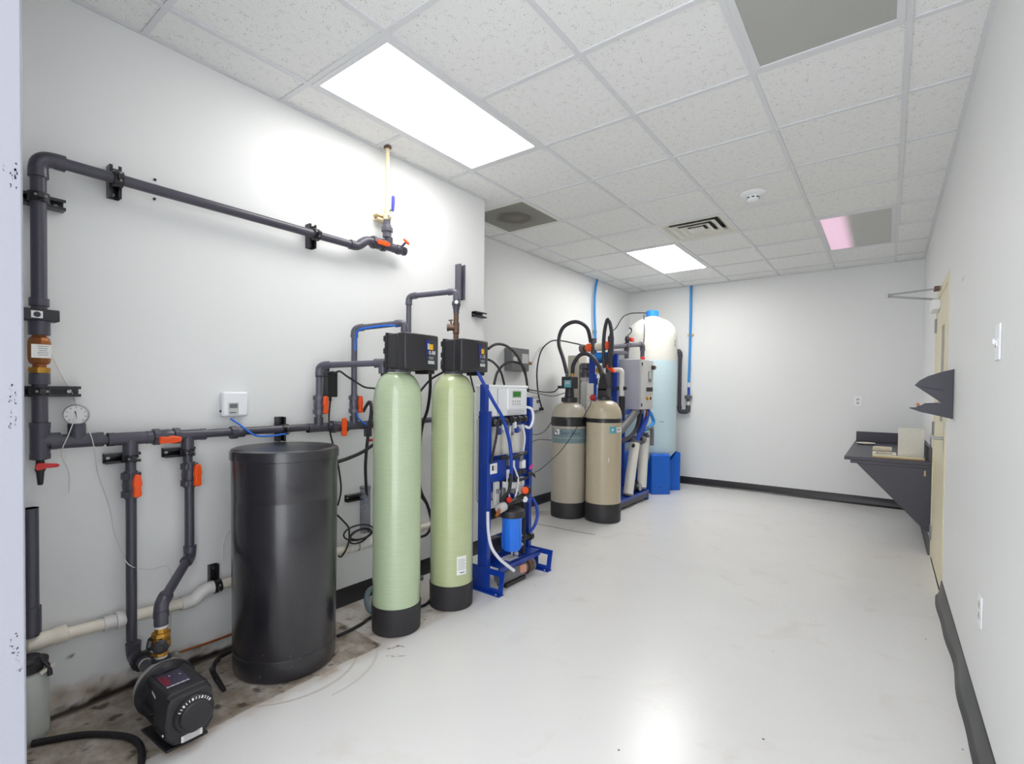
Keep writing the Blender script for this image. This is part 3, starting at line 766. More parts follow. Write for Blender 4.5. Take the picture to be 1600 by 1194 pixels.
# drain cock on the riser foot
dc = thing('drain_cock', 'small black drain cock with a red lever under the wall pipe', 'valve', (PX, ry, 0.94))
MB().lathe((PX, ry, 1.035), -Zp, [(0, 0.020), (0.008, 0.020), (0.01, 0.012), (0.02, 0.013), (0.045, 0.016), (0.055, 0.012), (0.10, 0.0085), (0.103, 0.006)], 20).build('body', 'black_plastic', dc)
MB().prism([V(PX + 0.014, ry + a, 1.004 + b_) for a, b_ in ((-.018, -.006), (-.012, -.014), (.004, -.012), (.012, -.008), (.045, -.007), (.052, 0), (.045, .006), (.012, .010), (-.004, .014), (-.014, .012))], (0.013, 0, 0)).build('lever', 'red', dc, bevel=0.002)
# brackets under the manifold
strut_bracket((XL, 0.675, 1.005), Xp, Yp, 0.12, 'dark bracket on the first drop pipe below the manifold', (PX, 0.692, 1.005), RM, depth=0.05)
strut_bracket((XL, 0.885, 1.010), Xp, Yp, 0.12, 'dark bracket on the second drop pipe below the manifold', (PX, 0.905, 1.010), RM, depth=0.05)
strut_bracket((XL, 1.36, ZM), Xp, Zp, 0.13, 'upright bracket holding the manifold above the black tank', (PX, 1.36, ZM), RM, depth=0.045)

# pressure gauges
def gauge(c, d, R, label, stem_to, m='steel'):
    t = thing('pressure_gauge', label, 'gauge', tuple(stem_to))
    c, d = V(c), V(d).normalized(); u = Zp.cross(d).normalized(); w = d.cross(u)
    MB().lathe(c - d * 0.014, d, [(0, R * 0.6), (0.002, R * 0.97), (0.014, R), (0.020, R), (0.024, R * 0.95), (0.024, R * 0.88), (0.019, R * 0.86)], 32).build('case', m, t)
    f = MB().lathe(c + d * 0.004, d, [(0, R * 0.87), (0.003, R * 0.87)], 32).build('dial', 'paper', t, smooth=False)
    for k in range(9):
        a = math.radians(225 - k * 33.75); e = c + d * 0.0074
        dv = u * math.cos(a) + w * math.sin(a)
        MB().prism([e + dv * R * 0.62 - dv.cross(d) * 0.0008, e + dv * R * 0.8 - dv.cross(d) * 0.0008, e + dv * R * 0.8 + dv.cross(d) * 0.0008, e + dv * R * 0.62 + dv.cross(d) * 0.0008], d * 0.0004).build('scale_mark', 'ink', f, smooth=False)
    dv = (u * 0.2 - w).normalized(); sd = dv.cross(d)
    MB().prism([c + d * 0.008 - dv * R * 0.35 + sd * 0.002, c + d * 0.008 - dv * R * 0.35 - sd * 0.002, c + d * 0.008 + dv * R * 0.45], d * 0.0008).build('needle', 'ink', f, smooth=False)
    MB().cyl(c - Zp * R * 0.9, V(stem_to), 0.0075, seg=6).build('stem', 'galv', t)
    return t
gauge((PX + 0.005, 0.518, 1.193), (0.93, -0.34, 0.0), 0.041, 'round steel pressure gauge on the manifold beside the riser pipe', (PX, 0.518, 1.143))
gauge((PX + 0.03, 1.905, 1.205), (0.8, -0.6, 0.0), 0.034, 'small pressure gauge on the manifold next to the first green tank', (PX + 0.005, 1.905, 1.105))

# ---- first drop: suction pipe of the pump
t = thing('suction_pipe', 'first dark drop pipe running down to the back of the pump', 'pipe', (PX, 0.695, 0.2))
ball_valve(t, (PX, 0.694, 0.893), Zp, RM, (1, 0.15, 0), hlen=0.095)
pipe(t, (PX, 0.693, 0.83), (PX, 0.693, 1.03), RM * 0.98)
pipe(t, (PX, 0.694, 0.235), (PX, 0.694, 0.845), RM * 0.98)
PY, PZ = 0.708, 0.165      # pump axis
bend(t, (PX, 0.70, PZ), Zp, Xp, RM, k=1.6, fat=1.35)
union_nut(t, (PX + 0.075, PY, PZ), Xp, 0.038, 0.024, 'black_plastic', 12)
pipe(t, (PX + 0.06, PY, PZ), (-2.31, PY, PZ), 0.024, 'pvc_dark')
sleeve(t, (PX + 0.122, PY, PZ), Xp, 0.024, 0.008, 'pvc_white', 'gasket', fat=1.05)

# ---- second drop: discharge pipe of the pump
t = thing('discharge_pipe', 'second dark drop pipe bending out over the pump', 'pipe', (PX, 0.91, 0.5))
ball_valve(t, (PX, 0.912, 0.908), Zp, RM, (1, 0.35, 0), hlen=0.10)
pipe(t, (PX, 0.908, 0.85), (PX, 0.905, 1.03), RM * 0.98)
pk, pe = V(PX, 0.914, 0.535), V(-2.278, 0.722, 0.445)
pipe(t, (PX, 0.913, 0.535), (PX, 0.912, 0.86), RM * 0.98)
dd = (pe - pk).normalized()
bend(t, pk, Zp, dd, RM, k=1.1, fat=1.27)
pipe(t, pk + dd * 0.03, pe - dd * 0.02, RM * 0.98)
bend(t, pe, -dd, -Zp, RM, k=1.3, fat=1.3)
pipe(t, pe - Zp * 0.03, (pe.x, pe.y, 0.362), RM * 1.27, 'pvc_dark', 'socket')
BX, BYy = pe.x, pe.y
# brass check valve
t = thing('brass_valve', 'brass valve with black caps between the bent pipe and the pump', 'valve', (BX, BYy, 0.22))
MB().lathe((BX, BYy, 0.362), -Zp, [(0, 0.0225), (0.010, 0.0225)], 20).build('gasket', 'pvc_white', t)
MB().lathe((BX, BYy, 0.354), -Zp, [(0, 0.023), (0.018, 0.023), (0.021, 0.034), (0.036, 0.034), (0.040, 0.026), (0.052, 0.034), (0.078, 0.034), (0.092, 0.024), (0.100, 0.026), (0.112, 0.026)], 8).build('body', 'brass', t, bevel=0.0015)
for d_ in (Vector((0.93, -0.36, 0.0)), Vector((-0.45, -0.88, 0.1))):
    d_ = d_.normalized(); q = V(BX, BYy, 0.289)
    a = MB().lathe(q + d_ * 0.015, d_, [(0, 0.017), (0.016, 0.017)], 16).build('port', 'brass', t)
    k_ = MB().lathe(q + d_ * 0.029, d_, [(0, 0.027), (0.010, 0.029), (0.012, 0.024), (0.016, 0.022), (0.017, 0.016), (0.014, 0.013), (0.014, 0.001)], 8).build('cap', 'black_plastic', t)
MB().cyl((BX + 0.01, BYy - 0.02, 0.262), (BX + 0.02, BYy - 0.04, 0.262), 0.005).build('bleed_screw', 'brass', t)
MB().lathe((BX, BYy, 0.244), -Zp, [(0, 0.021), (0.012, 0.021)], 20).build('gasket', 'pvc_white', t)

# ---- pump
t = thing('booster_pump', 'black booster pump with a round dial on the dirty floor', 'pump', (-2.22, PY, 0.0))
ax = V(0, PY + 0.01, 0.152)
cx = -2.405
MB().lathe((cx, ax.y, ax.z), Xp, [(0, 0.045), (0.012, 0.055), (0.022, 0.075), (0.035, 0.100), (0.055, 0.112), (0.085, 0.117), (0.098, 0.116)], 40).build('volute', 'volute_grey', t)
MB().lathe((cx - 0.002, ax.y, PZ), -Xp, [(0, 0.030), (0.012, 0.030), (0.013, 0.026)], 20).build('inlet_flange', 'volute_grey', t)
MB().lathe((cx + 0.092, ax.y, ax.z), Xp, [(0, 0.118), (0.006, 0.121), (0.016, 0.121), (0.022, 0.112), (0.045, 0.103), (0.055, 0.098)], 40).build('flange_ring', 'black_plastic', t)
MB().lathe((-2.345, PY + 0.06, 0.262), (0.4, 0.5, 0.8), [(0, 0.012), (0.018, 0.012), (0.02, 0.009)], 6).build('vent_plug', 'steel', t)
# motor barrel with cooling fins
mb = MB().lathe((cx + 0.14, ax.y, ax.z - 0.01), Xp, [(0, 0.092), (0.13, 0.092)], 32)
bar = mb.build('motor_barrel', 'black_plastic', t)
for k in range(9):
    a = math.radians(150 + k * 30)
    dv = Vector((0, math.cos(a), math.sin(a)))
    if k in (0, 8): continue
    MB().box(V(cx + 0.195, ax.y, ax.z - 0.01) + dv * 0.098, (0.115, 0.005, 0.024), M=Matrix.Rotation(a - PI / 2, 3, 'X')).build('cooling_fin', 'black_plastic', bar)
# electronics housing and end cover
def yz_out(x, pts): return [V(x, ax.y + a, b_) for a, b_ in pts]
cov = [(-0.088, 0.215), (-0.074, 0.235), (0.074, 0.235), (0.088, 0.215), (0.098, 0.13), (0.092, 0.07), (0.06, 0.03), (0.0, 0.018), (-0.06, 0.03), (-0.092, 0.07), (-0.098, 0.13)]
x_c0, x_c1 = cx + 0.262, cx + 0.375
MB().loft([yz_out(x_c0, cov), yz_out(x_c1 - 0.02, cov), yz_out(x_c1, [(a * 0.93, 0.128 + (b_ - 0.128) * 0.93) for a, b_ in cov])]).build('end_cover', 'black_plastic', t, bevel=0.004)
top = [(-0.082, 0.17), (-0.082, 0.232), (-0.070, 0.246), (0.070, 0.246), (0.082, 0.232), (0.082, 0.17)]
hs = MB().loft([yz_out(cx + 0.118, [(a, 0.17 + (b_ - 0.17) * 0.95) for a, b_ in top]), yz_out(cx + 0.335, top), yz_out(cx + 0.352, [(a * 0.96, b_ - 0.006) for a, b_ in top])]).build('electronics_housing', 'black_plastic', t, bevel=0.006)
pl = MB().span((cx + 0.165, ax.y - 0.062, 0.2455), (cx + 0.300, ax.y + 0.030, 0.2475)).build('name_plate', 'navy', t)
pl.data.materials[0] = MATS['smoke_plate'] if 'smoke_plate' in MATS else mat('smoke_plate', '#3c3650', 0.3, var=0.06)
lettering(pl, 'VGO', 0.040, (cx + 0.232, ax.y - 0.045, 0.2479), -Xp, -Yp, 'red', 'logo')
for k in range(13):
    MB().box((cx + 0.292, ax.y - 0.056 + k * 0.0065, 0.2478), (0.007 + 0.004 * (k % 3 == 0), 0.0042, 0.0006)).build('printed_mark', 'paper', pl)
MB().box((cx + 0.215, ax.y + 0.016, 0.2478), (0.006, 0.006, 0.0006)).build('printed_mark', 'paper', pl)
MB().box((cx + 0.200, ax.y - 0.020, 0.2478), (0.006, 0.006, 0.0006)).build('printed_mark', 'paper', pl)
# warning sticker on the near flank
MB().box((cx + 0.215, ax.y - 0.0823, 0.20), (0.04, 0.001, 0.012), M=Matrix.Rotation(0.35, 3, 'Y')).build('sticker', 'paper', t)
# dial
kc = V(x_c1 - 0.004, ax.y + 0.012, 0.140)
dl = MB().lathe(kc, Xp, [(0, 0.079), (0.016, 0.076), (0.022, 0.070), (0.022, 0.062), (0.034, 0.060), (0.038, 0.055), (0.038, 0.001)], 48).build('dial', 'black_plastic', t)
for k in range(12):
    a = math.radians(35 + k * 10.5)
    MB().box(kc + V(0.0212, 0.0665 * math.cos(a), 0.0665 * math.sin(a)), (0.003, 0.0035 if k % 3 else 0.007, 0.012), M=Matrix.Rotation(a - PI / 2, 3, 'X')).build('scale_mark', 'paper', dl)
for a in (200, 245, 300):
    MB().lathe(V(x_c1 - 0.002, ax.y + 0.087 * math.cos(math.radians(a)), 0.130 + 0.087 * math.sin(math.radians(a))), Xp, [(0, 0.006), (0.003, 0.006), (0.003, 0.003), (0.001, 0.001)], 12).build('screw', 'ink', t)
MB().lathe(V(x_c1 - 0.018, ax.y - 0.094, 0.09), -Yp, [(0, 0.006), (0.004, 0.005)], 12).build('screw', 'steel', t)
lb = MB().box((x_c1 + 0.001, ax.y + 0.005, 0.047), (0.0015, 0.08, 0.026)).build('data_label', 'paper', t)
for k in range(4): MB().box((x_c1 + 0.0021, ax.y + 0.004, 0.056 - k * 0.006), (0.0006, 0.066 - 0.008 * (k % 2), 0.0022)).build('printed_line', 'ink_soft', lb)
# foot
MB().prism([V(x, y, 0.0) for x, y in ((cx + 0.10, ax.y - 0.095), (cx + 0.345, ax.y - 0.080), (cx + 0.345, ax.y + 0.080), (cx + 0.10, ax.y + 0.095))], (0, 0, 0.010)).build('foot_plate', 'black_plastic', t, bevel=0.003)
MB().loft([yz_out(cx + 0.13, [(-0.05, 0.008), (0.05, 0.008), (0.035, 0.075), (-0.035, 0.075)]), yz_out(cx + 0.27, [(-0.06, 0.008), (0.06, 0.008), (0.04, 0.075), (-0.04, 0.075)])]).build('foot_pedestal', 'black_plastic', t)
for sx, sy in ((0.325, -0.066), (0.12, -0.08)):
    MB().lathe((cx + sx, ax.y + sy, 0.010), Zp, [(0, 0.007), (0.003, 0.007), (0.003, 0.001)], 12).build('bolt_hole', 'ink', t)

def rescale(root, k, pivot, to):
    # bring the pump to its real size about a point of its base
    base = WORLD_LOC[root.name_full]; pv, tt = V(pivot) - base, V(to) - base
    seen = set()
    for ch in list(root.children_recursive):
        if ch.data.name in seen: continue
        seen.add(ch.data.name)
        for q_ in ch.data.vertices: q_.co = tt + (q_.co - pv) * k
rescale(t, 0.86, (x_c1, ax.y, 0), (-1.992, 0.722, 0))
MB().lathe((BX, BYy, 0.234), -Zp, [(0, 0.033), (0.012, 0.036), (0.026, 0.036), (0.028, 0.030), (0.032, 0.034), (0.070, 0.034)], 24).build('outlet_nut', 'black_plastic', t)

# ---- white drain line
t = thing('drain_pipe', 'white plastic drain pipe running low along the left wall', 'pipe', (XL + 0.05, 1.0, 0.3))
DX = XL + 0.047
RD = 0.0235
zd = lambda y: 0.325 + (y - 0.406) * 0.012
pipe(t, (DX, 0.40, 0.335), (DX, 0.935, 0.316), RD, 'pvc_cream')
MB().lathe((DX, 0.37, 0.335), Yp, [(0, 0.020), (0.008, 0.030), (0.045, 0.033), (0.05, 0.030), (0.085, 0.030), (0.09, 0.033), (0.12, 0.033), (0.123, 0.025)], 24).build('trap_fitting', 'pvc_cream', t)
MB().lathe((DX, 0.605, 0.327), Yp, [(0, 0.0285), (0.04, 0.0285), (0.041, 0.036), (0.058, 0.037), (0.059, 0.031), (0.10, 0.031)], 24).build('union', 'pvc_white', t)
q1, q2 = V(DX, 0.940, 0.316), V(DX + 0.004, 0.985, 0.355)
sleeve(t, (DX, 0.915, 0.316), Yp, RD, 0.05, 'pvc_white')
bend(t, q1, -Yp, (q2 - q1), RD, 'pvc_white', k=1.0); bend(t, q2, (q1 - q2), Yp, RD, 'pvc_white', k=1.0)
pipe(t, q2, (DX + 0.002, 2.75, 0.350), RD, 'pvc_cream')
tee(t, (DX + 0.003, 1.885, 0.353), Yp, Zp, RD, 'pvc_white', L=2.4, B=3.0)
sleeve(t, (DX + 0.003, 1.79, 0.353), Yp, RD, 0.06, 'pvc_white')
strut_bracket((XL, 1.035, 0.385), Xp, Zp, 0.13, 'black bracket on the white drain pipe left of the black tank', (DX + 0.004, 1.035, 0.354), RD, depth=0.03)
# clear air-gap tube and its hose
t = thing('air_gap_tube', 'clear square drain tube standing in the white pipe behind the first green tank', 'drain', (DX, 1.885, 0.47))
w = 0.022
MB().plate_hole([(DX - w, 1.885 - w, 0.425), (DX + w, 1.885 - w, 0.425), (DX + w, 1.885 + w, 0.425), (DX - w, 1.885 + w, 0.425)],
                [(DX - w + .003, 1.885 - w + .003, 0.425), (DX + w - .003, 1.885 - w + .003, 0.425), (DX + w - .003, 1.885 + w - .003, 0.425), (DX - w + .003, 1.885 + w - .003, 0.425)], (0, 0, 0.285)).build('clear_sleeve', 'clear_tube', t)
MB().span((DX - w - 0.003, 1.885 - w - 0.003, 0.695), (DX + w + 0.003, 1.885 + w + 0.003, 0.702)).build('collar', 'box_grey', t)
MB().cyl((DX + 0.005, 1.885, 0.610), (DX + 0.005, 1.885, 0.64), 0.012).build('blue_nozzle', 'blue_cap', t)
MB().box((DX, 1.885, 0.578), (0.01, 0.03, 0.035), M=Matrix.Rotation(0.6, 3, 'X')).build('flap', 'white_plastic', t)
strut_bracket((XL, 1.83, 0.645), Xp, Yp, 0.12, 'short black bracket beside the clear drain tube', None, 0.02, depth=0.035, clamp=False)

# ---- drain standpipe and canister at the jamb
t = thing('standpipe', 'dark standpipe in the corner behind the door jamb', 'pipe', (PX + 0.02, 0.392, 0.36))
pipe(t, (PX + 0.0, 0.386, 0.37), (PX + 0.0, 0.386, 0.85), 0.024)
sleeve(t, (PX + 0.0, 0.386, 0.43), Zp, 0.024, 0.10)
MB().lathe((PX, 0.386, 0.85), -Zp, [(0, 0.0245), (0.001, 0.019), (0.03, 0.018), (0.031, 0.001)], 20).build('open_end', 'ink', t)
t = thing('grey_canister', 'pale grey canister with a black strap in the corner by the door jamb', 'canister', (-2.50, 0.375, 0.0))
MB().lathe((-2.50, 0.372, 0.0), Zp, [(0, 0.050), (0.012, 0.058), (0.04, 0.060), (0.235, 0.060), (0.25, 0.054), (0.255, 0.04), (0.256, 0.001)], 28).build('body', 'box_grey', t).data.materials[0] = mat('canister_grey', '#b9bcb6', 0.5, var=0.12, scale=12)
MB().lathe((-2.50, 0.372, 0.256), Zp, [(0, 0.046), (0.02, 0.046), (0.022, 0.058), (0.034, 0.058), (0.036, 0.04), (0.05, 0.035)], 24).build('clamp_ring', 'black_plastic', t)
MB().tube([(-2.46, 0.405, 0.30), (-2.452, 0.42, 0.27), (-2.448, 0.424, 0.235)], 0.008, seg=8).build('strap', 'black_plastic', t)
MB().box((-2.452, 0.418, 0.262), (0.012, 0.045, 0.012), M=Matrix.Rotation(0.5, 3, 'X')).build('latch', 'pvc_cream', t)

# ------------------------------------------------------------------ brine tank
BC = (-2.287, 1.239)
t = thing('brine_tank', 'large round black plastic salt tank with a lid', 'tank', (BC[0], BC[1], 0))
MB().lathe((BC[0], BC[1], 0), Zp, [(0, 0.205), (0.006, 0.218), (0.02, 0.2245), (0.10, 0.2265), (0.102, 0.2245), (0.106, 0.2265), (0.79, 0.2315), (0.795, 0.2305), (0.80, 0.2315), (0.985, 0.233)], 72).build('drum', 'tank_black', t)
MB().lathe((BC[0], BC[1], 0), Zp, [(0.978, 0.236), (0.980, 0.2385), (1.012, 0.2385), (1.022, 0.234), (1.027, 0.222), (1.024, 0.19), (1.030, 0.10), (1.032, 0.001)], 72).build('lid', 'tank_black', t)
random.seed(9)
mb = MB()
for k in range(34):
    a = random.uniform(-1.5, 0.9); z = random.choice((random.uniform(0.02, 0.16), random.uniform(0.02, 0.3), random.uniform(0.3, 0.62)))
    L_ = random.choice((0.001, 0.0015, 0.004, 0.012)) ; wrap_patch(mb, BC, 0.2265 + 0.005 * z, a, a + random.uniform(0.004, 0.008), z, z + L_, 1, 0.0006)
mb.build('scratches', 'ink_soft', t, smooth=False)

# ------------------------------------------------------------------ softener tanks
def softener(c, rb, ztop, shell, label, screen, sticker):
    x, y = c
    t = thing('softener_tank', label, 'tank', (x, y, 0), 'green softener tanks')
    MB().lathe((x, y, 0), Zp, [(0, 0.120), (0.004, 0.130), (0.146, 0.134), (0.147, 0.129), (0.13, 0.128)], 56).build('boot', 'boot_black', t)
    pr = [(0.10, rb), (1.255, rb)]
    for k in range(1, 13):
        a = k / 12 * math.radians(84)
        pr.append((1.255 + (ztop - 0.014 - 1.255) * math.sin(a) / math.sin(math.radians(84)), 0.058 + (rb - 0.058) * (math.cos(a) - math.cos(math.radians(84)) * k / 12)))
    pr += [(ztop, 0.054)]
    MB().lathe((x, y, 0), Zp, pr, 64).build('pressure_vessel', shell, t)
    if sticker:
        a0 = math.radians(-19); r_ = rb + 0.0008
        lb_ = wrap_patch(MB(), c, r_, a0 - 0.24, a0 + 0.24, 0.215, 0.325, 8).build('sticker', 'paper', t)
        for k in range(7): wrap_patch(MB(), c, r_ + 0.0012, a0 - 0.19, a0 + 0.15 + 0.05 * (k % 2), 0.305 - k * 0.010, 0.308 - k * 0.010, 6).build('printed_line', 'ink_soft', lb_, smooth=False)
        wrap_patch(MB(), c, r_ + 0.0012, a0 - 0.10, a0 + 0.14, 0.226, 0.231, 6).build('printed_line', 'navy', lb_, smooth=False)
    # control head
    hx0, hx1, hy0, hy1, hz0, hz1 = x - 0.045, x + 0.125, y - 0.062, y + 0.195, ztop + 0.004, ztop + 0.200
    core = MB().span((hx0, hy0, hz0), (hx0 + 0.115, hy1 - 0.004, hz1 - 0.004)).build('control_head', 'black_plastic', t, bevel=0.012, seg=3)
    MB().lathe((x, y, ztop - 0.012), Zp, [(0, 0.056), (0.012, 0.060), (0.022, 0.060)], 28).build('neck_ring', 'pvc_dark', t)
    fr = [(hx1 - 0.008, hy0 + 0.004), (hx1, hy0 + 0.016), (hx1 - 0.002, hy1 - 0.02), (hx1 - 0.016, hy1), (hx0 + 0.11, hy1), (hx0 + 0.11, hy0)]
    MB().prism([V(a, b_, hz0 + 0.002) for a, b_ in fr], (0, 0, hz1 - hz0 - 0.004)).build('front_cover', 'black_plastic', core, bevel=0.007)
    MB().plate_hole([V(hx0 + 0.018, a, b_) for a, b_ in ((hy0 - 0.004, hz0 - 0.004), (hy1, hz0 - 0.004), (hy1, hz1 + 0.002), (hy0 - 0.004, hz1 + 0.002))],
                    [V(hx0 + 0.018, a, b_) for a, b_ in ((hy0 + 0.002, hz0 + 0.002), (hy1 - 0.006, hz0 + 0.002), (hy1 - 0.006, hz1 - 0.005), (hy0 + 0.002, hz1 - 0.005))], (0.012, 0, 0)).build('rear_flange', 'rubber', core, bevel=0.002)
    for zz in (hz0 + 0.03, hz0 + 0.10, hz1 - 0.03):
        MB().box((hx0 + 0.012, hy0 - 0.002, zz), (0.016, 0.010, 0.03)).build('latch', 'rubber', core, bevel=0.003)
    MB().span((hx0 + 0.03, hy1 - 0.06, hz0 - 0.018), (hx1 - 0.03, hy1 - 0.012, hz0 + 0.004)).build('cable_boss', 'rubber', core, bevel=0.003)
    # display
    dy0, dy1, dz0, dz1 = hy1 - 0.112, hy1 - 0.022, hz0 + 0.030, hz1 - 0.028
    sc_ = MB().prism([V(hx1 - 0.001, a, b_) for a, b_ in ((dy0, dz1), (dy0 + 0.014, dz0), (dy1 - 0.008, dz0), (dy1, dz1))], (0.003, 0, 0)).build('display', 'smoke_glass', core)
    X_ = hx1 + 0.0022
    MB().prism([V(X_, a, b_) for a, b_ in ((dy0 + 0.001, dz1 - 0.004), (dy0 + 0.013, dz0 + 0.03), (dy0 + 0.021, dz0 + 0.05), (dy0 + 0.026, dz1 - 0.004))], (0.0006, 0, 0)).build('blue_band', 'navy', sc_, smooth=False)
    MB().box((X_ + 0.0004, dy0 + 0.042, dz1 - 0.040), (0.001, 0.026, 0.030)).build('icon', 'yellow', sc_)
    if screen == '10.88': MB().box((X_ + 0.0004, dy0 + 0.021, dz1 - 0.038), (0.001, 0.014, 0.032)).build('icon', 'lcd_grey', sc_)
    MB().box((X_ + 0.0004, dy0 + 0.042, dz0 + 0.014), (0.001, 0.046, 0.018)).build('button_strip', 'lcd_grey', sc_)
    lettering(sc_, screen, 0.028, (X_ + 0.0006, dy0 + 0.042, dz0 + 0.066), Yp, Zp, 'paper', 'digits')
    for k in range(2): MB().box((X_ + 0.0004, dy0 + 0.042, dz0 + 0.042 - k * 0.008), (0.0008, 0.038 - k * 0.008, 0.003)).build('printed_line', 'lcd_grey', sc_)
    # wound-fibre ridges are in the material; small lifting lug at the back of the head
    MB().lathe((x - 0.045, y + 0.02, ztop + 0.06), -Xp, [(0, 0.03), (0.03, 0.03), (0.032, 0.036), (0.05, 0.036)], 20).build('port_nut', 'pvc_grey', core)
    return t
S1, S2 = (-2.130, 1.783), (-2.110, 2.194)
softener(S1, 0.1285, 1.408, 'tank_green_a', 'first slim green softener tank with black control head, next to the black salt tank', '10.88', False)
softener(S2, 0.1295, 1.412, 'tank_green_b', 'second slim green softener tank with a white sticker above its boot', '1.15', True)

# ---- three pipes from the manifold to the heads
RA = 0.0172
def ups(y, ztop, label, hdir):
    t = thing('softener_pipe', label, 'pipe', (PX, y, ZM + 0.05), 'pipes feeding the softener heads')
    return t
# A: tee 1.555 up, out to the first head at rear
t = ups(1.555, 0, 'grey pipe with orange valve leading to the rear of the first control head', 0)
pipe(t, (PX, 1.555, ZM + 0.05), (PX, 1.558, 1.41), RA, 'pvc_grey')
ball_valve(t, (PX, 1.556, 1.215), Zp, RA, (1, 0.4, 0), m='pvc_grey', hlen=0.10)
a_, b_ = V(PX, 1.558, 1.435), V(-2.235, 1.765, 1.452)
bend(t, a_, -Zp, b_ - a_, RA, 'pvc_grey')
pipe(t, a_ + (b_ - a_).normalized() * 0.03, b_ - (b_ - a_).normalized() * 0.035, RA, 'pvc_grey')
tee(t, b_, (b_ - a_), -Zp, RA * 1.15, 'pvc_grey', L=2.4, B=3.0)
union_nut(t, b_ + (b_ - a_).normalized() * 0.045, (b_ - a_), RA * 1.9, 0.02, 'pvc_grey')
MB().cyl(b_ - Zp * 0.05, b_ - Zp * 0.085, 0.012).build('bleed_stub', 'rubber', t)
# B: tee 1.785 up to 1.67, out and down behind the first head
t = ups(1.785, 0, 'taller grey pipe with a blue wire on it bending down behind the first control head', 0)
pipe(t, (PX, 1.785, ZM + 0.05), (PX, 1.785, 1.635), RA, 'pvc_grey')
ball_valve(t, (PX, 1.785, 1.215), Zp, RA, (1, 0.4, 0), m='pvc_grey', hlen=0.10)
a_, b_ = V(PX, 1.785, 1.665), V(-2.28, 1.955, 1.70)
bend(t, a_, -Zp, b_ - a_, RA, 'pvc_grey'); bend(t, b_, a_ - b_, -Zp, RA, 'pvc_grey')
pipe(t, a_ + (b_ - a_).normalized() * 0.03, b_ - (b_ - a_).normalized() * 0.03, RA, 'pvc_grey')
pipe(t, b_ - Zp * 0.04, (b_.x, b_.y, 1.50), RA, 'pvc_grey')
# C: rises behind the first head and crosses to the second
t = ups(2.2, 0, 'highest grey pipe crossing over to the bronze tee above the second control head', 0)
a_, b_ = V(PX + 0.02, 2.185, 1.915), V(-2.20, 2.31, 1.935)
pipe(t, (a_.x, a_.y, ZM + 0.03), a_ - Zp * 0.03, RA, 'pvc_grey')
bend(t, a_, -Zp, b_ - a_, RA, 'pvc_grey'); bend(t, b_, a_ - b_, -Zp, RA, 'pvc_grey')
pipe(t, a_ + (b_ - a_).normalized() * 0.03, b_ - (b_ - a_).normalized() * 0.03, RA, 'pvc_grey')
MB().lathe(b_ - Zp * 0.035, -Zp, [(0, 0.019), (0.03, 0.019), (0.031, 0.028), (0.055, 0.029), (0.058, 0.024), (0.075, 0.022), (0.08, 0.019), (0.105, 0.019)], 20).build('union', 'pvc_dark', t)
MB().lathe(b_ + Vector((0.016, -0.016, -0.075)), (0.7, -0.7, 0), [(0, 0.012), (0.014, 0.012), (0.016, 0.008)], 16).build('sensor_cap', 'white_plastic', t)
MB().lathe(b_ - Zp * 0.138, -Zp, [(0, 0.0165), (0.06, 0.0165), (0.062, 0.021), (0.13, 0.021), (0.135, 0.017), (0.20, 0.017)], 20).build('bronze_nipple', 'bronze_dark', t)
q = b_ - Zp * 0.232
sd = Vector((-0.75, -0.66, 0)).normalized()
br = MB().lathe(q, sd, [(0, 0.019), (0.045, 0.019), (0.046, 0.024), (0.056, 0.024), (0.058, 0.02)], 20).build('bronze_branch', 'bronze_dark', t)
MB().cyl(q + sd * 0.03 + Zp * 0.015, q + sd * 0.034 + Zp * 0.045, 0.005).build('stem', 'bronze_dark', br)
MB().box(q + sd * 0.034 + Zp * 0.047, (0.03, 0.012, 0.006)).build('wing', 'bronze_dark', br)

# ------------------------------------------------------------------ first reverse-osmosis unit (blue open frame)
FX = -2.10
t = thing('osmosis_unit', 'blue open-frame water filter unit with a white control box beside the green tanks', 'water filter', (FX, 2.74, 0))
RO1 = t
MB().span((FX - 0.04, 2.470, 0.0), (FX + 0.040, 2.508, 1.17)).build('upright', 'blue_frame', t, bevel=0.002)
MB().span((FX - 0.036, 2.474, 1.17), (FX + 0.014, 2.506, 1.345)).build('upright_extension', 'blue_frame', t, bevel=0.002)
MB().span((FX - 0.04, 2.985, 0.0), (FX + 0.010, 3.020, 1.26)).build('upright', 'blue_frame', t, bevel=0.002)
for y in (2.460, 3.022):
    o4 = [(-2.245, y, 0.0), (-1.925, y, 0.0), (-1.905, y, 0.155), (-2.245, y, 0.155)]
    i4 = [(-2.03, y, 0.035), (-1.955, y, 0.035), (-1.945, y, 0.118), (-2.03, y, 0.118)]
    MB().plate_hole(o4, i4, (0, 0.008, 0)).build('foot_bracket', 'blue_frame', t)
    MB().span((-2.26, y - 0.03, 0.0), (-1.925, y + 0.02, 0.006)).build('foot_flange', 'blue_frame', t)
    MB().lathe((-1.96, y - 0.016, 0.006), Zp, [(0, 0.008), (0.006, 0.008)], 6).build('anchor_bolt', 'steel', t)
MB().span((-2.16, 2.508, 0.150), (-1.985, 2.985, 0.156)).build('base_shelf', 'blue_frame', t)
MB().span((-1.992, 2.508, 0.118), (-1.985, 2.985, 0.158)).build('shelf_lip', 'blue_frame', t)
MB().span((-2.165, 2.508, 0.150), (-2.158, 2.985, 0.30)).build('shelf_back', 'blue_frame', t)
pn = MB().span((FX + 0.030, 2.508, 0.70), (FX + 0.036, 2.665, 0.84)).build('panel_plate', 'blue_frame', t, bevel=0.002)
MB().span((FX - 0.03, 2.508, 0.62), (FX - 0.022, 2.985, 0.86)).build('panel_plate', 'blue_frame', t, bevel=0.002)
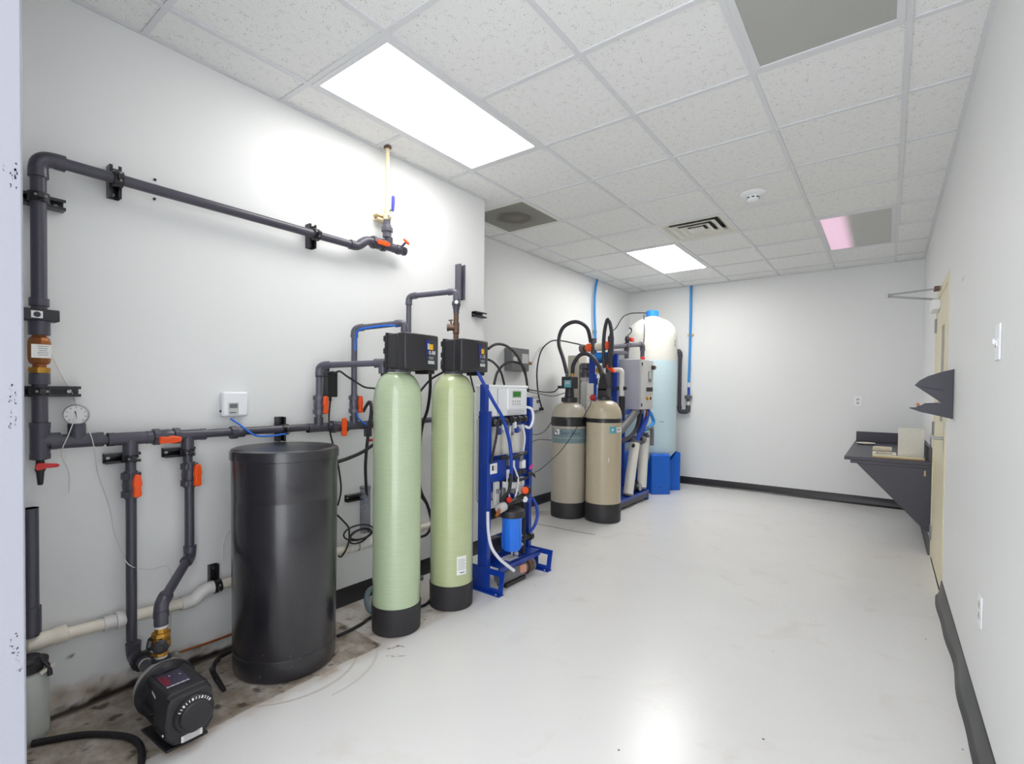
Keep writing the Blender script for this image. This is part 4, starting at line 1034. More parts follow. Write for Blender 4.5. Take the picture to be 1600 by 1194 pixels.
MB().span((FX - 0.03, 2.508, 1.06), (FX - 0.022, 2.985, 1.13)).build('cross_bar', 'blue_frame', t, bevel=0.002)
MB().span((FX + 0.0365, 2.495, 0.757), (FX + 0.0412, 2.567, 0.825)).build('rating_label', 'paper', pn)
MB().span((FX + 0.0415, 2.512, 0.778), (FX + 0.042, 2.530, 0.812)).build('printed_square', 'ink', pn)
for k in range(3): MB().span((FX + 0.0415, 2.537, 0.806 - k * 0.012), (FX + 0.042, 2.558, 0.809 - k * 0.012)).build('printed_line', 'ink_soft', pn)
lb = MB().box((-2.05, 2.70, 0.1575), (0.085, 0.11, 0.001)).build('shelf_label', 'paper', t)
for k in range(4): MB().box((-2.075 + k * 0.016, 2.70, 0.1583), (0.004, 0.085, 0.0005)).build('printed_line', 'ink_soft', lb)
# control box
cbx = MB().span((-2.20, 2.512, 1.132), (-2.088, 2.942, 1.325)).build('control_box', 'white_plastic', t, bevel=0.006)
MB().span((-2.205, 2.508, 1.322), (-2.082, 2.950, 1.343)).build('box_lid', 'white_plastic', cbx, bevel=0.006)
MB().span((-2.0885, 2.595, 1.135), (-2.084, 2.600, 1.32)).build('seam', 'cabinet_side', cbx)
cp = MB().span((-2.090, 2.705, 1.175), (-2.078, 2.920, 1.318)).build('keypad_panel', 'white_plastic', cbx, bevel=0.005)
MB().span((-2.0785, 2.758, 1.262), (-2.0755, 2.848, 1.300)).build('screen', 'lcd_green', cp, bevel=0.001)
MB().span((-2.0785, 2.750, 1.256), (-2.0770, 2.856, 1.306)).build('screen_bezel', 'cabinet_grey', cp)
for k in range(2):
    for q in range(4): MB().lathe((-2.079, 2.760 + q * 0.026, 1.232 - k * 0.020), Xp, [(0, 0.009), (0.003, 0.008), (0.003, 0.001)], 14).build('key', 'cabinet_grey', cp)
for k in range(3): MB().span((-2.0885, 2.71, 1.142 + k * 0.010), (-2.086, 2.91, 1.146 + k * 0.010)).build('vent_slot', 'cabinet_side', cbx)
MB().span((-2.20, 2.944, 1.16), (-2.12, 2.965, 1.30)).build('side_plug', 'black_plastic', cbx, bevel=0.004)
# membranes (white upright cylinders) and flow meter
for k, (x, y, r) in enumerate(((-2.19, 2.575, 0.045), (-2.18, 2.685, 0.045), (-2.18, 2.795, 0.045), (-2.17, 2.895, 0.045))):
    mbn = MB().lathe((x, y, 0.55), Zp, [(0, 0.03), (0.01, r), (0.56, r), (0.575, 0.03)], 28).build('membrane_housing', 'membrane_white', t)
    for zz in (0.545, 1.105): MB().lathe((x, y, zz), Zp, [(0, 0.020), (0.002, 0.036), (0.022, 0.036), (0.024, 0.018)], 20).build('end_cap', 'black_plastic', mbn)
    MB().tube([(x + 0.005, y, 0.55), (x + 0.03, y + 0.01, 0.50), (x + 0.05, y - 0.01, 0.46)], 0.010, seg=8).build('outlet_stub', 'rubber', mbn)
random.seed(12)
# gauges, knobs and small fittings under the control box
for (px_, py_, pz_, r) in ((-2.06, 2.565, 1.096, 0.017), (-2.06, 2.625, 1.03, 0.014), (-2.06, 2.745, 1.01, 0.014), (-2.06, 2.83, 1.03, 0.013)):
    kb = MB().lathe((px_ - 0.03, py_, pz_), (1, -0.4, 0), [(0, 0.010), (0.012, 0.010), (0.013, r), (0.030, r), (0.033, r * 0.8), (0.033, 0.001)], 18).build('panel_knob', 'box_grey', t)
    MB().cyl((px_ - 0.04, py_, pz_), (px_ - 0.04, py_, pz_ + 0.09), 0.0065, seg=8).build('panel_stem', 'galv', kb)
for (y0, y1, z) in ((2.53, 2.70, 1.095), (2.72, 2.93, 1.105)):
    MB().cyl((-2.085, y0, z), (-2.085, y1, z), 0.020).build('manifold_block', 'rubber', t)
    for q in range(3):
        yy = y0 + (y1 - y0) * (q + 0.5) / 3
        union_nut(t, (-2.085, yy, z), Yp, 0.026, 0.022, 'black_plastic', 8)
for (y, z, c_, m_) in ((2.645, 1.075, 0.024, 'white_plastic'), (2.775, 1.080, 0.022, 'white_plastic'), (2.80, 1.045, 0.030, 'blue_frame'), (2.60, 1.045, 0.028, 'blue_frame')):
    MB().span((-2.085, y - c_ / 2, z - 0.035), (-2.062, y + c_ / 2, z + 0.01)).build('fitting_block', m_, t, bevel=0.004)
# lower valve cluster
cl = [(2.700, 0.83, 'galv', 0.018, 0.075), (2.700, 0.735, 'white_plastic', 0.016, 0.06), (2.735, 0.80, 'white_plastic', 0.014, 0.05), (2.775, 0.79, 'blue_frame', 0.020, 0.08), (2.83, 0.84, 'galv', 0.016, 0.06), (2.855, 0.785, 'paper', 0.022, 0.06),
      (2.735, 0.66, 'white_plastic', 0.026, 0.06), (2.79, 0.655, 'membrane_white', 0.030, 0.075), (2.85, 0.665, 'membrane_white', 0.014, 0.06), (2.665, 0.655, 'membrane_white', 0.026, 0.07), (2.63, 0.60, 'galv', 0.018, 0.10), (2.71, 0.575, 'navy', 0.022, 0.05), (2.76, 0.56, 'navy', 0.02, 0.05)]
for (y, z, m_, w_, h_) in cl:
    MB().span((-2.075, y - w_, z - h_ / 2), (-2.045, y + w_, z + h_ / 2)).build('valve_block', m_, t, bevel=0.004)
for (y, z, r) in ((2.79, 0.735, 0.017), (2.845, 0.740, 0.017), (2.745, 0.705, 0.014), (2.685, 0.70, 0.013), (2.76, 0.60, 0.012)):
    MB().lathe((-2.05, y, z), (1, -0.5, 0), [(0, r * 0.6), (0.01, r * 0.6), (0.012, r), (0.03, r), (0.034, r * 0.7), (0.034, 0.001)], 18).build('needle_valve_knob', 'rubber', t)
for a, b_ in (((-2.06, 2.60, 0.855), (-2.06, 2.90, 0.865)), ((-2.05, 2.64, 0.70), (-2.05, 2.90, 0.685)), ((-2.04, 2.60, 0.545), (-2.01, 2.86, 0.60))):
    MB().tube([a, ((a[0] + b_[0]) / 2 + 0.01, (a[1] + b_[1]) / 2, (a[2] + b_[2]) / 2 - 0.01), b_], 0.011, seg=10).build('feed_hose', 'rubber', t)
MB().prism([V(-2.035, 2.895 + a, 0.75 + b_) for a, b_ in ((0, 0), (0.018, 0.018), (0.05, 0.026), (0.042, 0.006), (0.02, -0.008))], (0.010, 0, 0)).build('valve_lever', 'pink', t, bevel=0.002)
MB().prism([V(-2.05, 2.90 + a, 0.69 + b_) for a, b_ in ((0, 0.03), (0.04, 0.032), (0.085, 0.012), (0.095, -0.02), (0.078, -0.008), (0.05, 0.006), (0, 0.004))], (0.012, 0, 0)).build('curved_bracket', 'black_plastic', t, bevel=0.002)
for pts_ in ([(-2.055, 2.70, 1.06), (-2.05, 2.69, 0.98), (-2.06, 2.70, 0.90), (-2.06, 2.70, 0.86)], [(-2.055, 2.84, 1.07), (-2.045, 2.86, 0.98), (-2.05, 2.85, 0.88)], [(-2.04, 2.73, 0.78), (-2.02, 2.75, 0.70), (-2.02, 2.74, 0.62), (-2.02, 2.70, 0.55)],
             [(-2.045, 2.66, 0.72), (-2.03, 2.64, 0.66), (-2.03, 2.67, 0.58)]):
    MB().tube(pts_, 0.0065, seg=8).build('white_tubing', 'clear_hose', t)
MB().span((-2.07, 2.535, 0.545), (-2.045, 2.58, 0.70)).build('regulator_bracket', 'cabinet_grey', t, bevel=0.004)
MB().lathe((-2.045, 2.555, 0.64), (1, -0.4, 0), [(0, 0.016), (0.02, 0.016), (0.022, 0.010), (0.03, 0.010)], 6).build('bracket_bolt', 'galv', t)
# filter housing
fc = (-2.01, 2.672)
fh = MB().lathe((fc[0], fc[1], 0.225), Zp, [(0, 0.030), (0.004, 0.052), (0.02, 0.062), (0.215, 0.068), (0.225, 0.074), (0.240, 0.074)], 40).build('filter_sump', 'blue_filter', t)
MB().lathe((fc[0], fc[1], 0.455), Zp, [(0, 0.074), (0.004, 0.086), (0.030, 0.088), (0.048, 0.084), (0.056, 0.06), (0.060, 0.03), (0.060, 0.001)], 40).build('filter_cap', 'black_plastic', t)
for k in range(12):
    a = k * PI / 6
    MB().box((fc[0] + 0.066 * math.cos(a), fc[1] + 0.066 * math.sin(a), 0.33), (0.003, 0.006, 0.18), rz=a).build('rib', 'blue_filter', fh)
MB().lathe((fc[0], fc[1], 0.225), -Zp, [(0, 0.014), (0.012, 0.014), (0.014, 0.008), (0.03, 0.008)], 16).build('drain_nut', 'steel', t)
MB().cyl((fc[0], 2.54, 0.535), (fc[0], 2.84, 0.575), 0.023).build('filter_pipe', 'black_plastic', t)
MB().cyl((fc[0], 2.525, 0.53), (fc[0], 2.585, 0.54), 0.030).build('filter_union', 'cabinet_grey', t)
MB().cyl((fc[0] + 0.005, 2.53, 0.53), (fc[0] + 0.02, 2.478, 0.495), 0.011).build('bleed_nozzle', 'copper', t)
MB().lathe((fc[0] + 0.01, 2.615, 0.575), (0.8, -0.3, 0.4), [(0, 0.008), (0.004, 0.019), (0.02, 0.019), (0.024, 0.01)], 16).build('red_knob', 'red', t)
MB().lathe((fc[0] + 0.005, 2.80, 0.610), (0.8, -0.4, 0.3), [(0, 0.01), (0.006, 0.024), (0.026, 0.024), (0.032, 0.014)], 18).build('orange_knob', 'orange', t)
MB().ball((fc[0], 2.845, 0.607), 0.032).build('regulator', 'rubber', t)
MB().lathe((fc[0], 2.845, 0.58), -Zp, [(0, 0.022), (0.03, 0.022), (0.032, 0.03), (0.05, 0.03), (0.054, 0.018)], 18).build('regulator_nut', 'blue_frame', t)
MB().lathe((fc[0], 2.80, 0.555), (1, -0.5, 0), [(0, 0.02), (0.03, 0.022), (0.034, 0.012)], 6).build('pipe_plug', 'white_plastic', t)
MB().cyl((-2.03, 2.835, 0.16), (-2.03, 2.835, 0.56), 0.016).build('pump_riser', 'rubber', t)
MB().cyl((-2.055, 2.80, 0.25), (-2.055, 2.80, 0.50), 0.020).build('pump_riser', 'rubber', t)
MB().cyl((-2.04, 2.80, 0.265), (-2.04, 2.95, 0.255), 0.019).build('pump_outlet', 'rubber', t)
union_nut(t, (-2.04, 2.935, 0.256), Yp, 0.026, 0.03, 'black_plastic', 8)
for (y, z, r) in ((2.77, 0.245, 0.02), (2.79, 0.30, 0.013), (2.80, 0.235, 0.013), (2.74, 0.185, 0.016)):
    MB().lathe((-2.03, y, z), (1, -0.6, 0.1), [(0, r), (0.025, r), (0.027, r * 0.6), (0.035, r * 0.6)], 6).build('hose_fitting', 'steel', t)
# pump motor lying behind the feet, resting on its cradle
mt = MB().lathe((-2.02, 2.545, 0.070), Yp, [(0, 0.02), (0.004, 0.045), (0.10, 0.050), (0.26, 0.050), (0.265, 0.040), (0.29, 0.038), (0.295, 0.055), (0.36, 0.055), (0.372, 0.03)], 28).build('pump_motor', 'box_grey', t)
MB().lathe((-2.02, 2.835, 0.070), Yp, [(0, 0.056), (0.05, 0.056), (0.054, 0.045)], 28).build('motor_band', 'bronze_dark', mt)
MB().span((-2.06, 2.58, 0.0), (-1.98, 2.80, 0.028)).build('motor_cradle', 'black_plastic', t, bevel=0.003)
MB().box((-1.965, 2.745, 0.090), (0.022, 0.055, 0.050)).build('wiring_box', 'copper', mt, bevel=0.004).data.materials[0] = mat('salmon', '#d99a82', 0.5)
MB().span((-2.15, 2.52, 0.20), (-2.09, 2.66, 0.31)).build('booster_body', 'black_plastic', t, bevel=0.01)
MB().lathe((-2.09, 2.585, 0.245), Xp, [(0, 0.028), (0.012, 0.028), (0.014, 0.012)], 18).build('booster_port', 'rubber', t)

# hoses and cables around the first unit
def hose(name, pts, r, m_, label, cat, group=None, seg=10, fit=None):
    pts = [V(p_) for p_ in pts]
    c = pts[0] if pts[0].z < pts[-1].z else pts[-1]
    o = MB().tube(pts, r, seg=seg).build(name, m_, None, origin=tuple(c))
    return tag(o, label, cat, group)
hose('drain_hose', [(-2.030, 2.439, 0.527), (-2.000, 2.411, 0.414), (-1.960, 2.395, 0.324), (-1.925, 2.430, 0.250), (-1.900, 2.484, 0.196), (-1.885, 2.533, 0.153)], 0.0105, 'clear_hose', 'milky clear hose hanging in front of the blue filter cartridge', 'hose')
hose('blue_hose', [(-2.020, 2.308, 1.432), (-1.990, 2.341, 1.346), (-1.975, 2.418, 1.235), (-1.970, 2.511, 1.122), (-1.970, 2.582, 0.973), (-1.980, 2.619, 0.820), (-2.020, 2.667, 0.694)], 0.0115, 'blue_hose', 'dark blue hose crossing the white control box diagonally', 'hose')
hose('black_hose', [(-2.000, 2.639, 0.752), (-2.010, 2.640, 0.643), (-2.020, 2.605, 0.604), (-2.030, 2.577, 0.564)], 0.012, 'rubber', 'short black hose above the blue filter cartridge', 'hose')
hose('black_hose', [(-2.050, 2.565, 1.117), (-2.045, 2.541, 1.013), (-2.045, 2.509, 0.910), (-2.055, 2.496, 0.827)], 0.0085, 'rubber', 'black hose slanting behind the blue hose in the filter frame', 'hose')
hose('blue_loop_hose', [(-2.020, 2.928, 0.538), (-2.000, 2.949, 0.481), (-1.995, 2.959, 0.411), (-2.000, 2.935, 0.345), (-2.030, 2.915, 0.289)], 0.011, 'blue_hose', 'short dark blue hose loop at the right side of the filter frame', 'hose')
hose('white_cable', [(-2.100, 2.948, 1.189), (-2.080, 2.993, 1.170), (-2.070, 2.997, 1.099), (-2.080, 2.971, 1.039), (-2.100, 2.935, 1.049)], 0.010, 'white_plastic', 'thick white cable loop at the right of the white control box', 'cable')
hose('black_cable', [(-2.140, 2.625, 1.347), (-2.150, 2.671, 1.431), (-2.150, 2.763, 1.498), (-2.150, 2.876, 1.513), (-2.150, 2.980, 1.485), (-2.150, 3.014, 1.406), (-2.150, 3.041, 1.301)], 0.009, 'rubber', 'low black cable arch above the white control box', 'cable')
hose('black_cable', [(-2.060, 2.464, 1.575), (-2.080, 2.567, 1.613), (-2.100, 2.697, 1.616), (-2.120, 2.835, 1.573), (-2.140, 2.942, 1.497), (-2.150, 3.014, 1.406), (-2.155, 3.048, 1.301)], 0.009, 'rubber', 'upper black cable arching from the second control head', 'cable')
hose('black_cable', [(-2.060, 2.466, 1.505), (-2.090, 2.561, 1.490), (-2.120, 2.669, 1.439), (-2.150, 2.751, 1.349)], 0.008, 'rubber', 'short black cable from the second control head into the white control box', 'cable')

# white wall panel strip behind the unit
# ------------------------------------------------------------------ beige mineral tanks
G1, G2 = (-2.666, 4.525), (-2.300, 4.601)
def wallang(c, px_): return 0
# behind: grey band, label band and ring
t = thing('mineral_tank', 'beige tank with a teal label band and a black ring under its dome', 'tank', (G1[0], G1[1], 0), 'beige mineral tanks')
MB().lathe((G1[0], G1[1], 0), Zp, [(0, 0.165), (0.006, 0.182), (0.155, 0.186), (0.163, 0.182), (0.14, 0.180)], 48).build('boot', 'boot_black', t)
r_ = 0.182
MB().lathe((G1[0], G1[1], 0), Zp, [(0.10, r_), (1.04, r_)] + [(1.04 + 0.15 * math.sin(a), 0.06 + (r_ - 0.06) * math.cos(a)) for a in [math.radians(9 * k) for k in range(1, 11)]] + [(1.21, 0.055)], 56).build('pressure_vessel', 'tank_beige_a', t)
MB().lathe((G1[0], G1[1], 0), Zp, [(0.948, r_ + 0.001), (0.950, r_ + 0.005), (1.005, r_ + 0.006), (1.035, r_ + 0.004), (1.055, r_ - 0.006), (1.05, r_ - 0.02)], 56).build('black_ring', 'black_satin', t)
lbb = wrap_patch(MB(), G1, r_ + 0.0004, -2.2, 0.9, 0.775, 0.925, 40).build('label_band', 'teal_label', t)
wrap_patch(MB(), G1, r_ + 0.0016, -2.2, 0.9, 0.828, 0.832, 40).build('pale_stripe', 'lcd_grey', lbb, smooth=False)
lettering(lbb, 'Over Base.', 0.055, None, None, None, 'box_grey', 'lettering', wrap=(G1, r_ + 0.0032, -0.98, 0.880)).data.materials[0] = mat('label_ink', '#3a5068', 0.5)
st = wrap_patch(MB(), G1, r_ + 0.0022, -1.93, -1.58, 0.865, 0.918, 6).build('sticker', 'paper', t)
wrap_patch(MB(), G1, r_ + 0.0032, -1.88, -1.79, 0.885, 0.912, 3).build('printed_square', 'ink', st, smooth=False)
wrap_patch(MB(), G1, r_ + 0.0032, -1.77, -1.68, 0.872, 0.900, 3).build('printed_square', 'ink_soft', st, smooth=False)
hd = MB().lathe((G1[0], G1[1], 1.195), Zp, [(0, 0.075), (0.004, 0.085), (0.045, 0.085), (0.05, 0.06), (0.055, 0.05), (0.15, 0.042), (0.155, 0.03)], 24).build('valve_head', 'black_plastic', t)
MB().span((G1[0] - 0.05, G1[1] - 0.085, 1.335), (G1[0] + 0.075, G1[1] + 0.05, 1.46)).build('controller', 'black_plastic', hd, bevel=0.008)
MB().box((G1[0] + 0.028, G1[1] - 0.087, 1.385), (0.08, 0.006, 0.075)).build('display', 'teal', hd, bevel=0.002)
MB().box((G1[0] + 0.028, G1[1] - 0.091, 1.395), (0.05, 0.002, 0.03)).build('display_glass', 'lcd_grey', hd)
MB().span((G1[0] - 0.13, G1[1] - 0.03, 1.335), (G1[0] - 0.05, G1[1], 1.365)).build('motor_arm', 'black_plastic', hd, bevel=0.004)
for dx in (-0.035, 0.035): MB().cyl((G1[0] + dx, G1[1], 1.455), (G1[0] + dx, G1[1], 1.50), 0.016).build('port', 'brass' if dx > 0 else 'pvc_grey', hd)

t = thing('mineral_tank', 'beige tank with a thin black band below its plain dome', 'tank', (G2[0], G2[1], 0), 'beige mineral tanks')
r_ = 0.178
MB().lathe((G2[0], G2[1], 0), Zp, [(0, 0.163), (0.006, 0.179), (0.180, 0.183), (0.189, 0.178), (0.15, 0.175)], 48).build('boot', 'boot_black', t)
MB().lathe((G2[0], G2[1], 0), Zp, [(0.10, r_), (1.05, r_)] + [(1.05 + 0.17 * math.sin(a), 0.055 + (r_ - 0.055) * math.cos(a)) for a in [math.radians(9 * k) for k in range(1, 11)]] + [(1.235, 0.052)], 56).build('pressure_vessel', 'tank_beige_b', t)
MB().lathe((G2[0], G2[1], 0), Zp, [(0.998, r_ + 0.0005), (1.000, r_ + 0.003), (1.036, r_ + 0.003), (1.040, r_ + 0.0005)], 56).build('black_band', 'black_satin', t)
lb = wrap_patch(MB(), G2, r_ + 0.0006, -0.80, -0.36, 0.895, 0.965, 8).build('round_label', 'teal', t)
wrap_patch(MB(), G2, r_ + 0.0016, -0.36, 0.12, 0.905, 0.955, 8).build('text_label', 'paper', t)
wrap_patch(MB(), G2, r_ + 0.0016, -0.66, -0.56, 0.922, 0.940, 3).build('droplet', 'white_plastic', lb)
lettering(lb, 'BM', 0.035, None, None, None, 'ink', 'lettering', wrap=(G2, r_ + 0.0045, -0.18, 0.93))
wrap_patch(MB(), G2, r_ + 0.0012, -0.88, -0.80, 0.615, 0.650, 3).build('small_sticker', 'paper', t)
wrap_patch(MB(), G2, r_ + 0.002, -0.875, -0.85, 0.622, 0.644, 2).build('printed_mark', 'ink', t, smooth=False)
hd = MB().lathe((G2[0], G2[1], 1.225), Zp, [(0, 0.068), (0.004, 0.075), (0.028, 0.075), (0.032, 0.058), (0.05, 0.055), (0.12, 0.05), (0.125, 0.03), (0.16, 0.028)], 24).build('valve_head', 'black_plastic', t)
MB().span((G2[0] - 0.055, G2[1] - 0.055, 1.255), (G2[0] + 0.055, G2[1] + 0.055, 1.345)).build('head_block', 'black_plastic', hd, bevel=0.01)
MB().prism([V(G2[0] + a, G2[1] - 0.055, 1.335 + b_) for a, b_ in ((-0.05, -0.02), (0.05, -0.02), (0.06, 0.03), (0.02, 0.16), (-0.02, 0.16), (-0.045, 0.04))], (0, 0.09, 0)).build('head_cover', 'rubber', hd, bevel=0.006)

# ------------------------------------------------------------------ second osmosis unit
t = thing('osmosis_unit', 'tall blue-framed water filter unit with a grey control cabinet behind the beige tanks', 'water filter', (-2.6, 5.4, 0))
xa, xb, ya, yb2 = -2.90, -2.30, 5.00, 5.835
MB().span((xa, ya, 0.085), (xb, yb2, 0.122)).build('base_deck', 'blue_frame', t, bevel=0.003)
for y in (ya + 0.02, yb2 - 0.02): MB().span((xa, y - 0.02, 0.0), (xb, y + 0.02, 0.086)).build('base_leg', 'blue_frame', t)
MB().span((xb - 0.012, ya + 0.04, 0.03), (xb - 0.004, yb2 - 0.04, 0.086)).build('base_rail', 'trim_black', t)
for x, y, zt in ((-2.655, ya, 1.72), (-2.39, ya, 1.72), (-2.655, 5.78, 1.10), (-2.39, 5.74, 1.10)):
    MB().span((x - 0.04, y, 0.12), (x + 0.04, y + 0.04, zt)).build('upright', 'blue_frame', t, bevel=0.003)
for z in (1.66, 1.42, 0.60): MB().span((-2.655, ya + 0.005, z - 0.035), (-2.39, ya + 0.035, z + 0.035)).build('cross_bar', 'blue_frame', t, bevel=0.002)
MB().span((-2.43, ya + 0.04, 1.05), (-2.35, 5.74, 1.10)).build('side_rail', 'blue_frame', t, bevel=0.002)
MB().span((-2.43, ya + 0.04, 0.72), (-2.40, 5.74, 0.78)).build('side_rail', 'blue_frame', t, bevel=0.002)
# control cabinet
cab = MB().span((-2.555, 5.40, 1.105), (-2.262, 5.775, 1.685)).build('control_cabinet', 'cabinet_side', t, bevel=0.004)
dr = MB().span((-2.264, 5.406, 1.108), (-2.244, 5.772, 1.682)).build('cabinet_door', 'cabinet_grey', t, bevel=0.003)
for z in (1.63, 1.16): MB().span((-2.245, 5.415, z - 0.018), (-2.236, 5.435, z + 0.018)).build('hinge', 'black_plastic', dr)
MB().span((-2.245, 5.615, 1.43), (-2.238, 5.700, 1.555)).build('meter_bezel', 'box_grey', dr, bevel=0.003)
MB().span((-2.239, 5.630, 1.465), (-2.236, 5.688, 1.545)).build('meter_screen', 'lcd_grey', dr)
MB().span((-2.245, 5.705, 1.575), (-2.215, 5.765, 1.625)).build('isolator_switch', 'black_plastic', dr, bevel=0.004)
MB().span((-2.217, 5.745, 1.59), (-2.205, 5.772, 1.61)).build('isolator_key', 'copper', dr)
for k in range(4): MB().span((-2.245, 5.565 + k * 0.048, 1.315), (-2.232, 5.590 + k * 0.048, 1.365)).build('rocker_switch', 'black_plastic', dr, bevel=0.003)
for k in range(3): MB().lathe((-2.246, 5.580 + k * 0.052, 1.235), Xp, [(0, 0.019), (0.008, 0.019), (0.014, 0.014), (0.015, 0.001)], 16).build('pilot_lamp', ('copper', 'yellow', 'ink')[k], dr)
# pressure vessels leaning in the frame
for (p0, p1) in ((V(-2.335, 5.300, 0.145), V(-2.335, 5.475, 0.715)), (V(-2.335, 5.690, 0.17), V(-2.335, 5.755, 0.76))):
    vv = MB().cyl(p0, p1, 0.056, seg=28).build('membrane_vessel', 'membrane_white', t)
    d_ = (p1 - p0).normalized()
    MB().lathe(p1, d_, [(0, 0.060), (0.03, 0.060), (0.034, 0.045), (0.06, 0.04)], 24).build('vessel_cap', 'box_grey', vv)
    MB().lathe(p0, -d_, [(0, 0.058), (0.02, 0.058), (0.024, 0.03)], 24).build('vessel_cap', 'box_grey', vv)
    MB().cyl(p1 - d_ * 0.02 - Yp * 0.03, p1 - d_ * 0.03 - Yp * 0.09 + Xp * 0.02, 0.018).build('port_elbow', 'rubber', vv)
union_nut(t, (-2.31, 5.60, 0.745), (0, 1, 0.2), 0.052, 0.06, 'box_grey', 10)
MB().cyl((-2.31, 5.50, 0.735), (-2.31, 5.74, 0.78), 0.026).build('cross_pipe', 'rubber', t)
# slanted duct, wires and elbows under the cabinet
MB().tube([(-2.36, 5.08, 0.86), (-2.34, 5.30, 0.98), (-2.32, 5.46, 1.09)], 0.045, seg=12).build('cable_duct', 'box_grey', t)
MB().tube([(-2.34, 5.10, 0.76), (-2.32, 5.30, 0.80), (-2.31, 5.46, 0.90), (-2.31, 5.56, 1.10)], 0.022).build('feed_hose', 'hose_dark', t)
MB().tube([(-2.31, 5.45, 0.74), (-2.29, 5.56, 0.86), (-2.28, 5.68, 1.0), (-2.28, 5.72, 1.10)], 0.026).build('feed_hose', 'blue_hose', t)
MB().tube([(-2.28, 5.62, 0.86), (-2.27, 5.78, 0.90), (-2.26, 5.85, 0.95), (-2.28, 5.80, 1.05), (-2.30, 5.74, 1.10)], 0.020).build('feed_hose', 'blue_tube', t)
MB().tube([(-2.28, 5.66, 0.87), (-2.27, 5.78, 0.88), (-2.27, 5.82, 0.87), (-2.27, 5.83, 0.80), (-2.27, 5.83, 0.66)], 0.024).build('outlet_pipe', 'box_grey', t)
for k in range(3): MB().tube([(-2.29, 5.66 + k * 0.03, 1.105), (-2.27, 5.67 + k * 0.03, 1.06), (-2.28, 5.66 + k * 0.02, 1.02)], 0.009, seg=8).build('lead', ('copper', 'rubber', 'orange')[k], t)
# pumps on the deck
MB().lathe((-2.40, 5.45, 0.185), Yp, [(0, 0.03), (0.005, 0.055), (0.15, 0.06), (0.27, 0.06), (0.28, 0.05), (0.35, 0.05), (0.36, 0.062), (0.385, 0.055)], 24).build('deck_pump', 'rubber', t)
MB().lathe((-2.36, 5.60, 0.18), Xp, [(0, 0.03), (0.03, 0.03), (0.032, 0.042), (0.05, 0.042), (0.052, 0.02)], 18).build('pump_port', 'steel', t)
# tall beige housing, flow tubes and front manifold at the near end
MB().span((-2.985, 5.02, 0.55), (-2.835, 5.20, 1.725)).build('tall_housing', 'tank_beige_b', t, bevel=0.006).data.materials[0] = mat('housing_beige', '#bdb8aa', 0.45)
MB().lathe((-2.77, 5.06, 0.45), Zp, [(0, 0.045), (0.02, 0.055), (0.95, 0.055), (0.97, 0.04), (1.0, 0.06), (1.05, 0.06), (1.06, 0.03)], 24).build('prefilter', 'cabinet_grey', t)
MB().lathe((-2.77, 5.06, 1.46), Zp, [(0, 0.06), (0.06, 0.062), (0.07, 0.045), (0.10, 0.04), (0.11, 0.06), (0.17, 0.06), (0.175, 0.03)], 20).build('prefilter_head', 'pvc_dark', t)
MB().span((-2.715, 4.985, 0.85), (-2.63, 5.0, 1.40)).build('flow_meter_panel', 'membrane_white', t, bevel=0.004)
for k in range(6): MB().span((-2.70, 4.983, 0.92 + k * 0.07), (-2.68, 4.9845, 0.924 + k * 0.07)).build('scale_mark', 'ink_soft', t)
for x in (-2.56, -2.49): MB().cyl((x, 4.99, 0.70), (x, 4.99, 1.46), 0.016).build('sight_tube', 'clear_hose', t)
MB().cyl((-2.525, 4.985, 0.7), (-2.525, 4.985, 1.46), 0.008).build('sight_tube', 'blue_tube', t)
MB().span((-2.60, 4.965, 1.50), (-2.50, 5.0, 1.60)).build('gauge_block', 'pvc_cream', t, bevel=0.006)
MB().lathe((-2.555, 4.965, 1.545), -Yp, [(0, 0.032), (0.014, 0.032), (0.015, 0.026)], 20).build('dial_gauge', 'brass', t)
MB().cyl((-2.62, 5.0, 1.70), (-2.46, 5.0, 1.70), 0.045).build('booster_cylinder', 'blue_cap', t)
mv = MB().cyl((-2.745, 4.99, 1.795), (-2.425, 4.99, 1.815), 0.040).build('bronze_manifold', 'bronze_dark', t)
MB().cyl((-2.60, 4.99, 1.803), (-2.49, 4.99, 1.811), 0.046).build('clear_body', 'pvc_cream', mv)
MB().lathe((-2.75, 4.99, 1.795), (-1, 0, 0), [(0, 0.042), (0.03, 0.05), (0.05, 0.045), (0.052, 0.02)], 20).build('end_nut', 'box_grey', mv)
for x, z in ((-2.665, 1.80), (-2.455, 1.813)):
    MB().cyl((x + 0.03, 4.99, z - 0.12), (x + 0.03, 4.99, z + 0.10), 0.034).build('valve_stem', 'pvc_dark', mv)
    MB().lathe((x - 0.03, 4.985, z), (0.6, -0.8, 0), [(0, 0.02), (0.008, 0.048), (0.05, 0.044), (0.06, 0.02)], 14).build('valve_handle', 'orange', mv)
MB().prism([V(-2.455 + a, 4.93, 1.56 + b_) for a, b_ in ((0, 0.03), (0.035, 0.05), (0.085, 0.0), (0.11, -0.045), (0.07, -0.04), (0.03, -0.01))], (0, 0.03, 0)).build('lever_handle', 'orange', t, bevel=0.005)
MB().cyl((-2.44, 4.99, 1.30), (-2.44, 4.99, 1.72), 0.040).build('valve_column', 'pvc_dark', t)
MB().tube([(-2.40, 4.99, 1.545), (-2.33, 5.0, 1.545), (-2.30, 5.0, 1.53), (-2.295, 5.0, 1.48), (-2.295, 5.0, 1.25)], 0.026, seg=14).build('white_elbow_pipe', 'pvc_white', t)
MB().cyl((-2.29, 5.0, 1.05), (-2.29, 5.0, 1.26), 0.034).build('lower_sleeve', 'rubber', t)
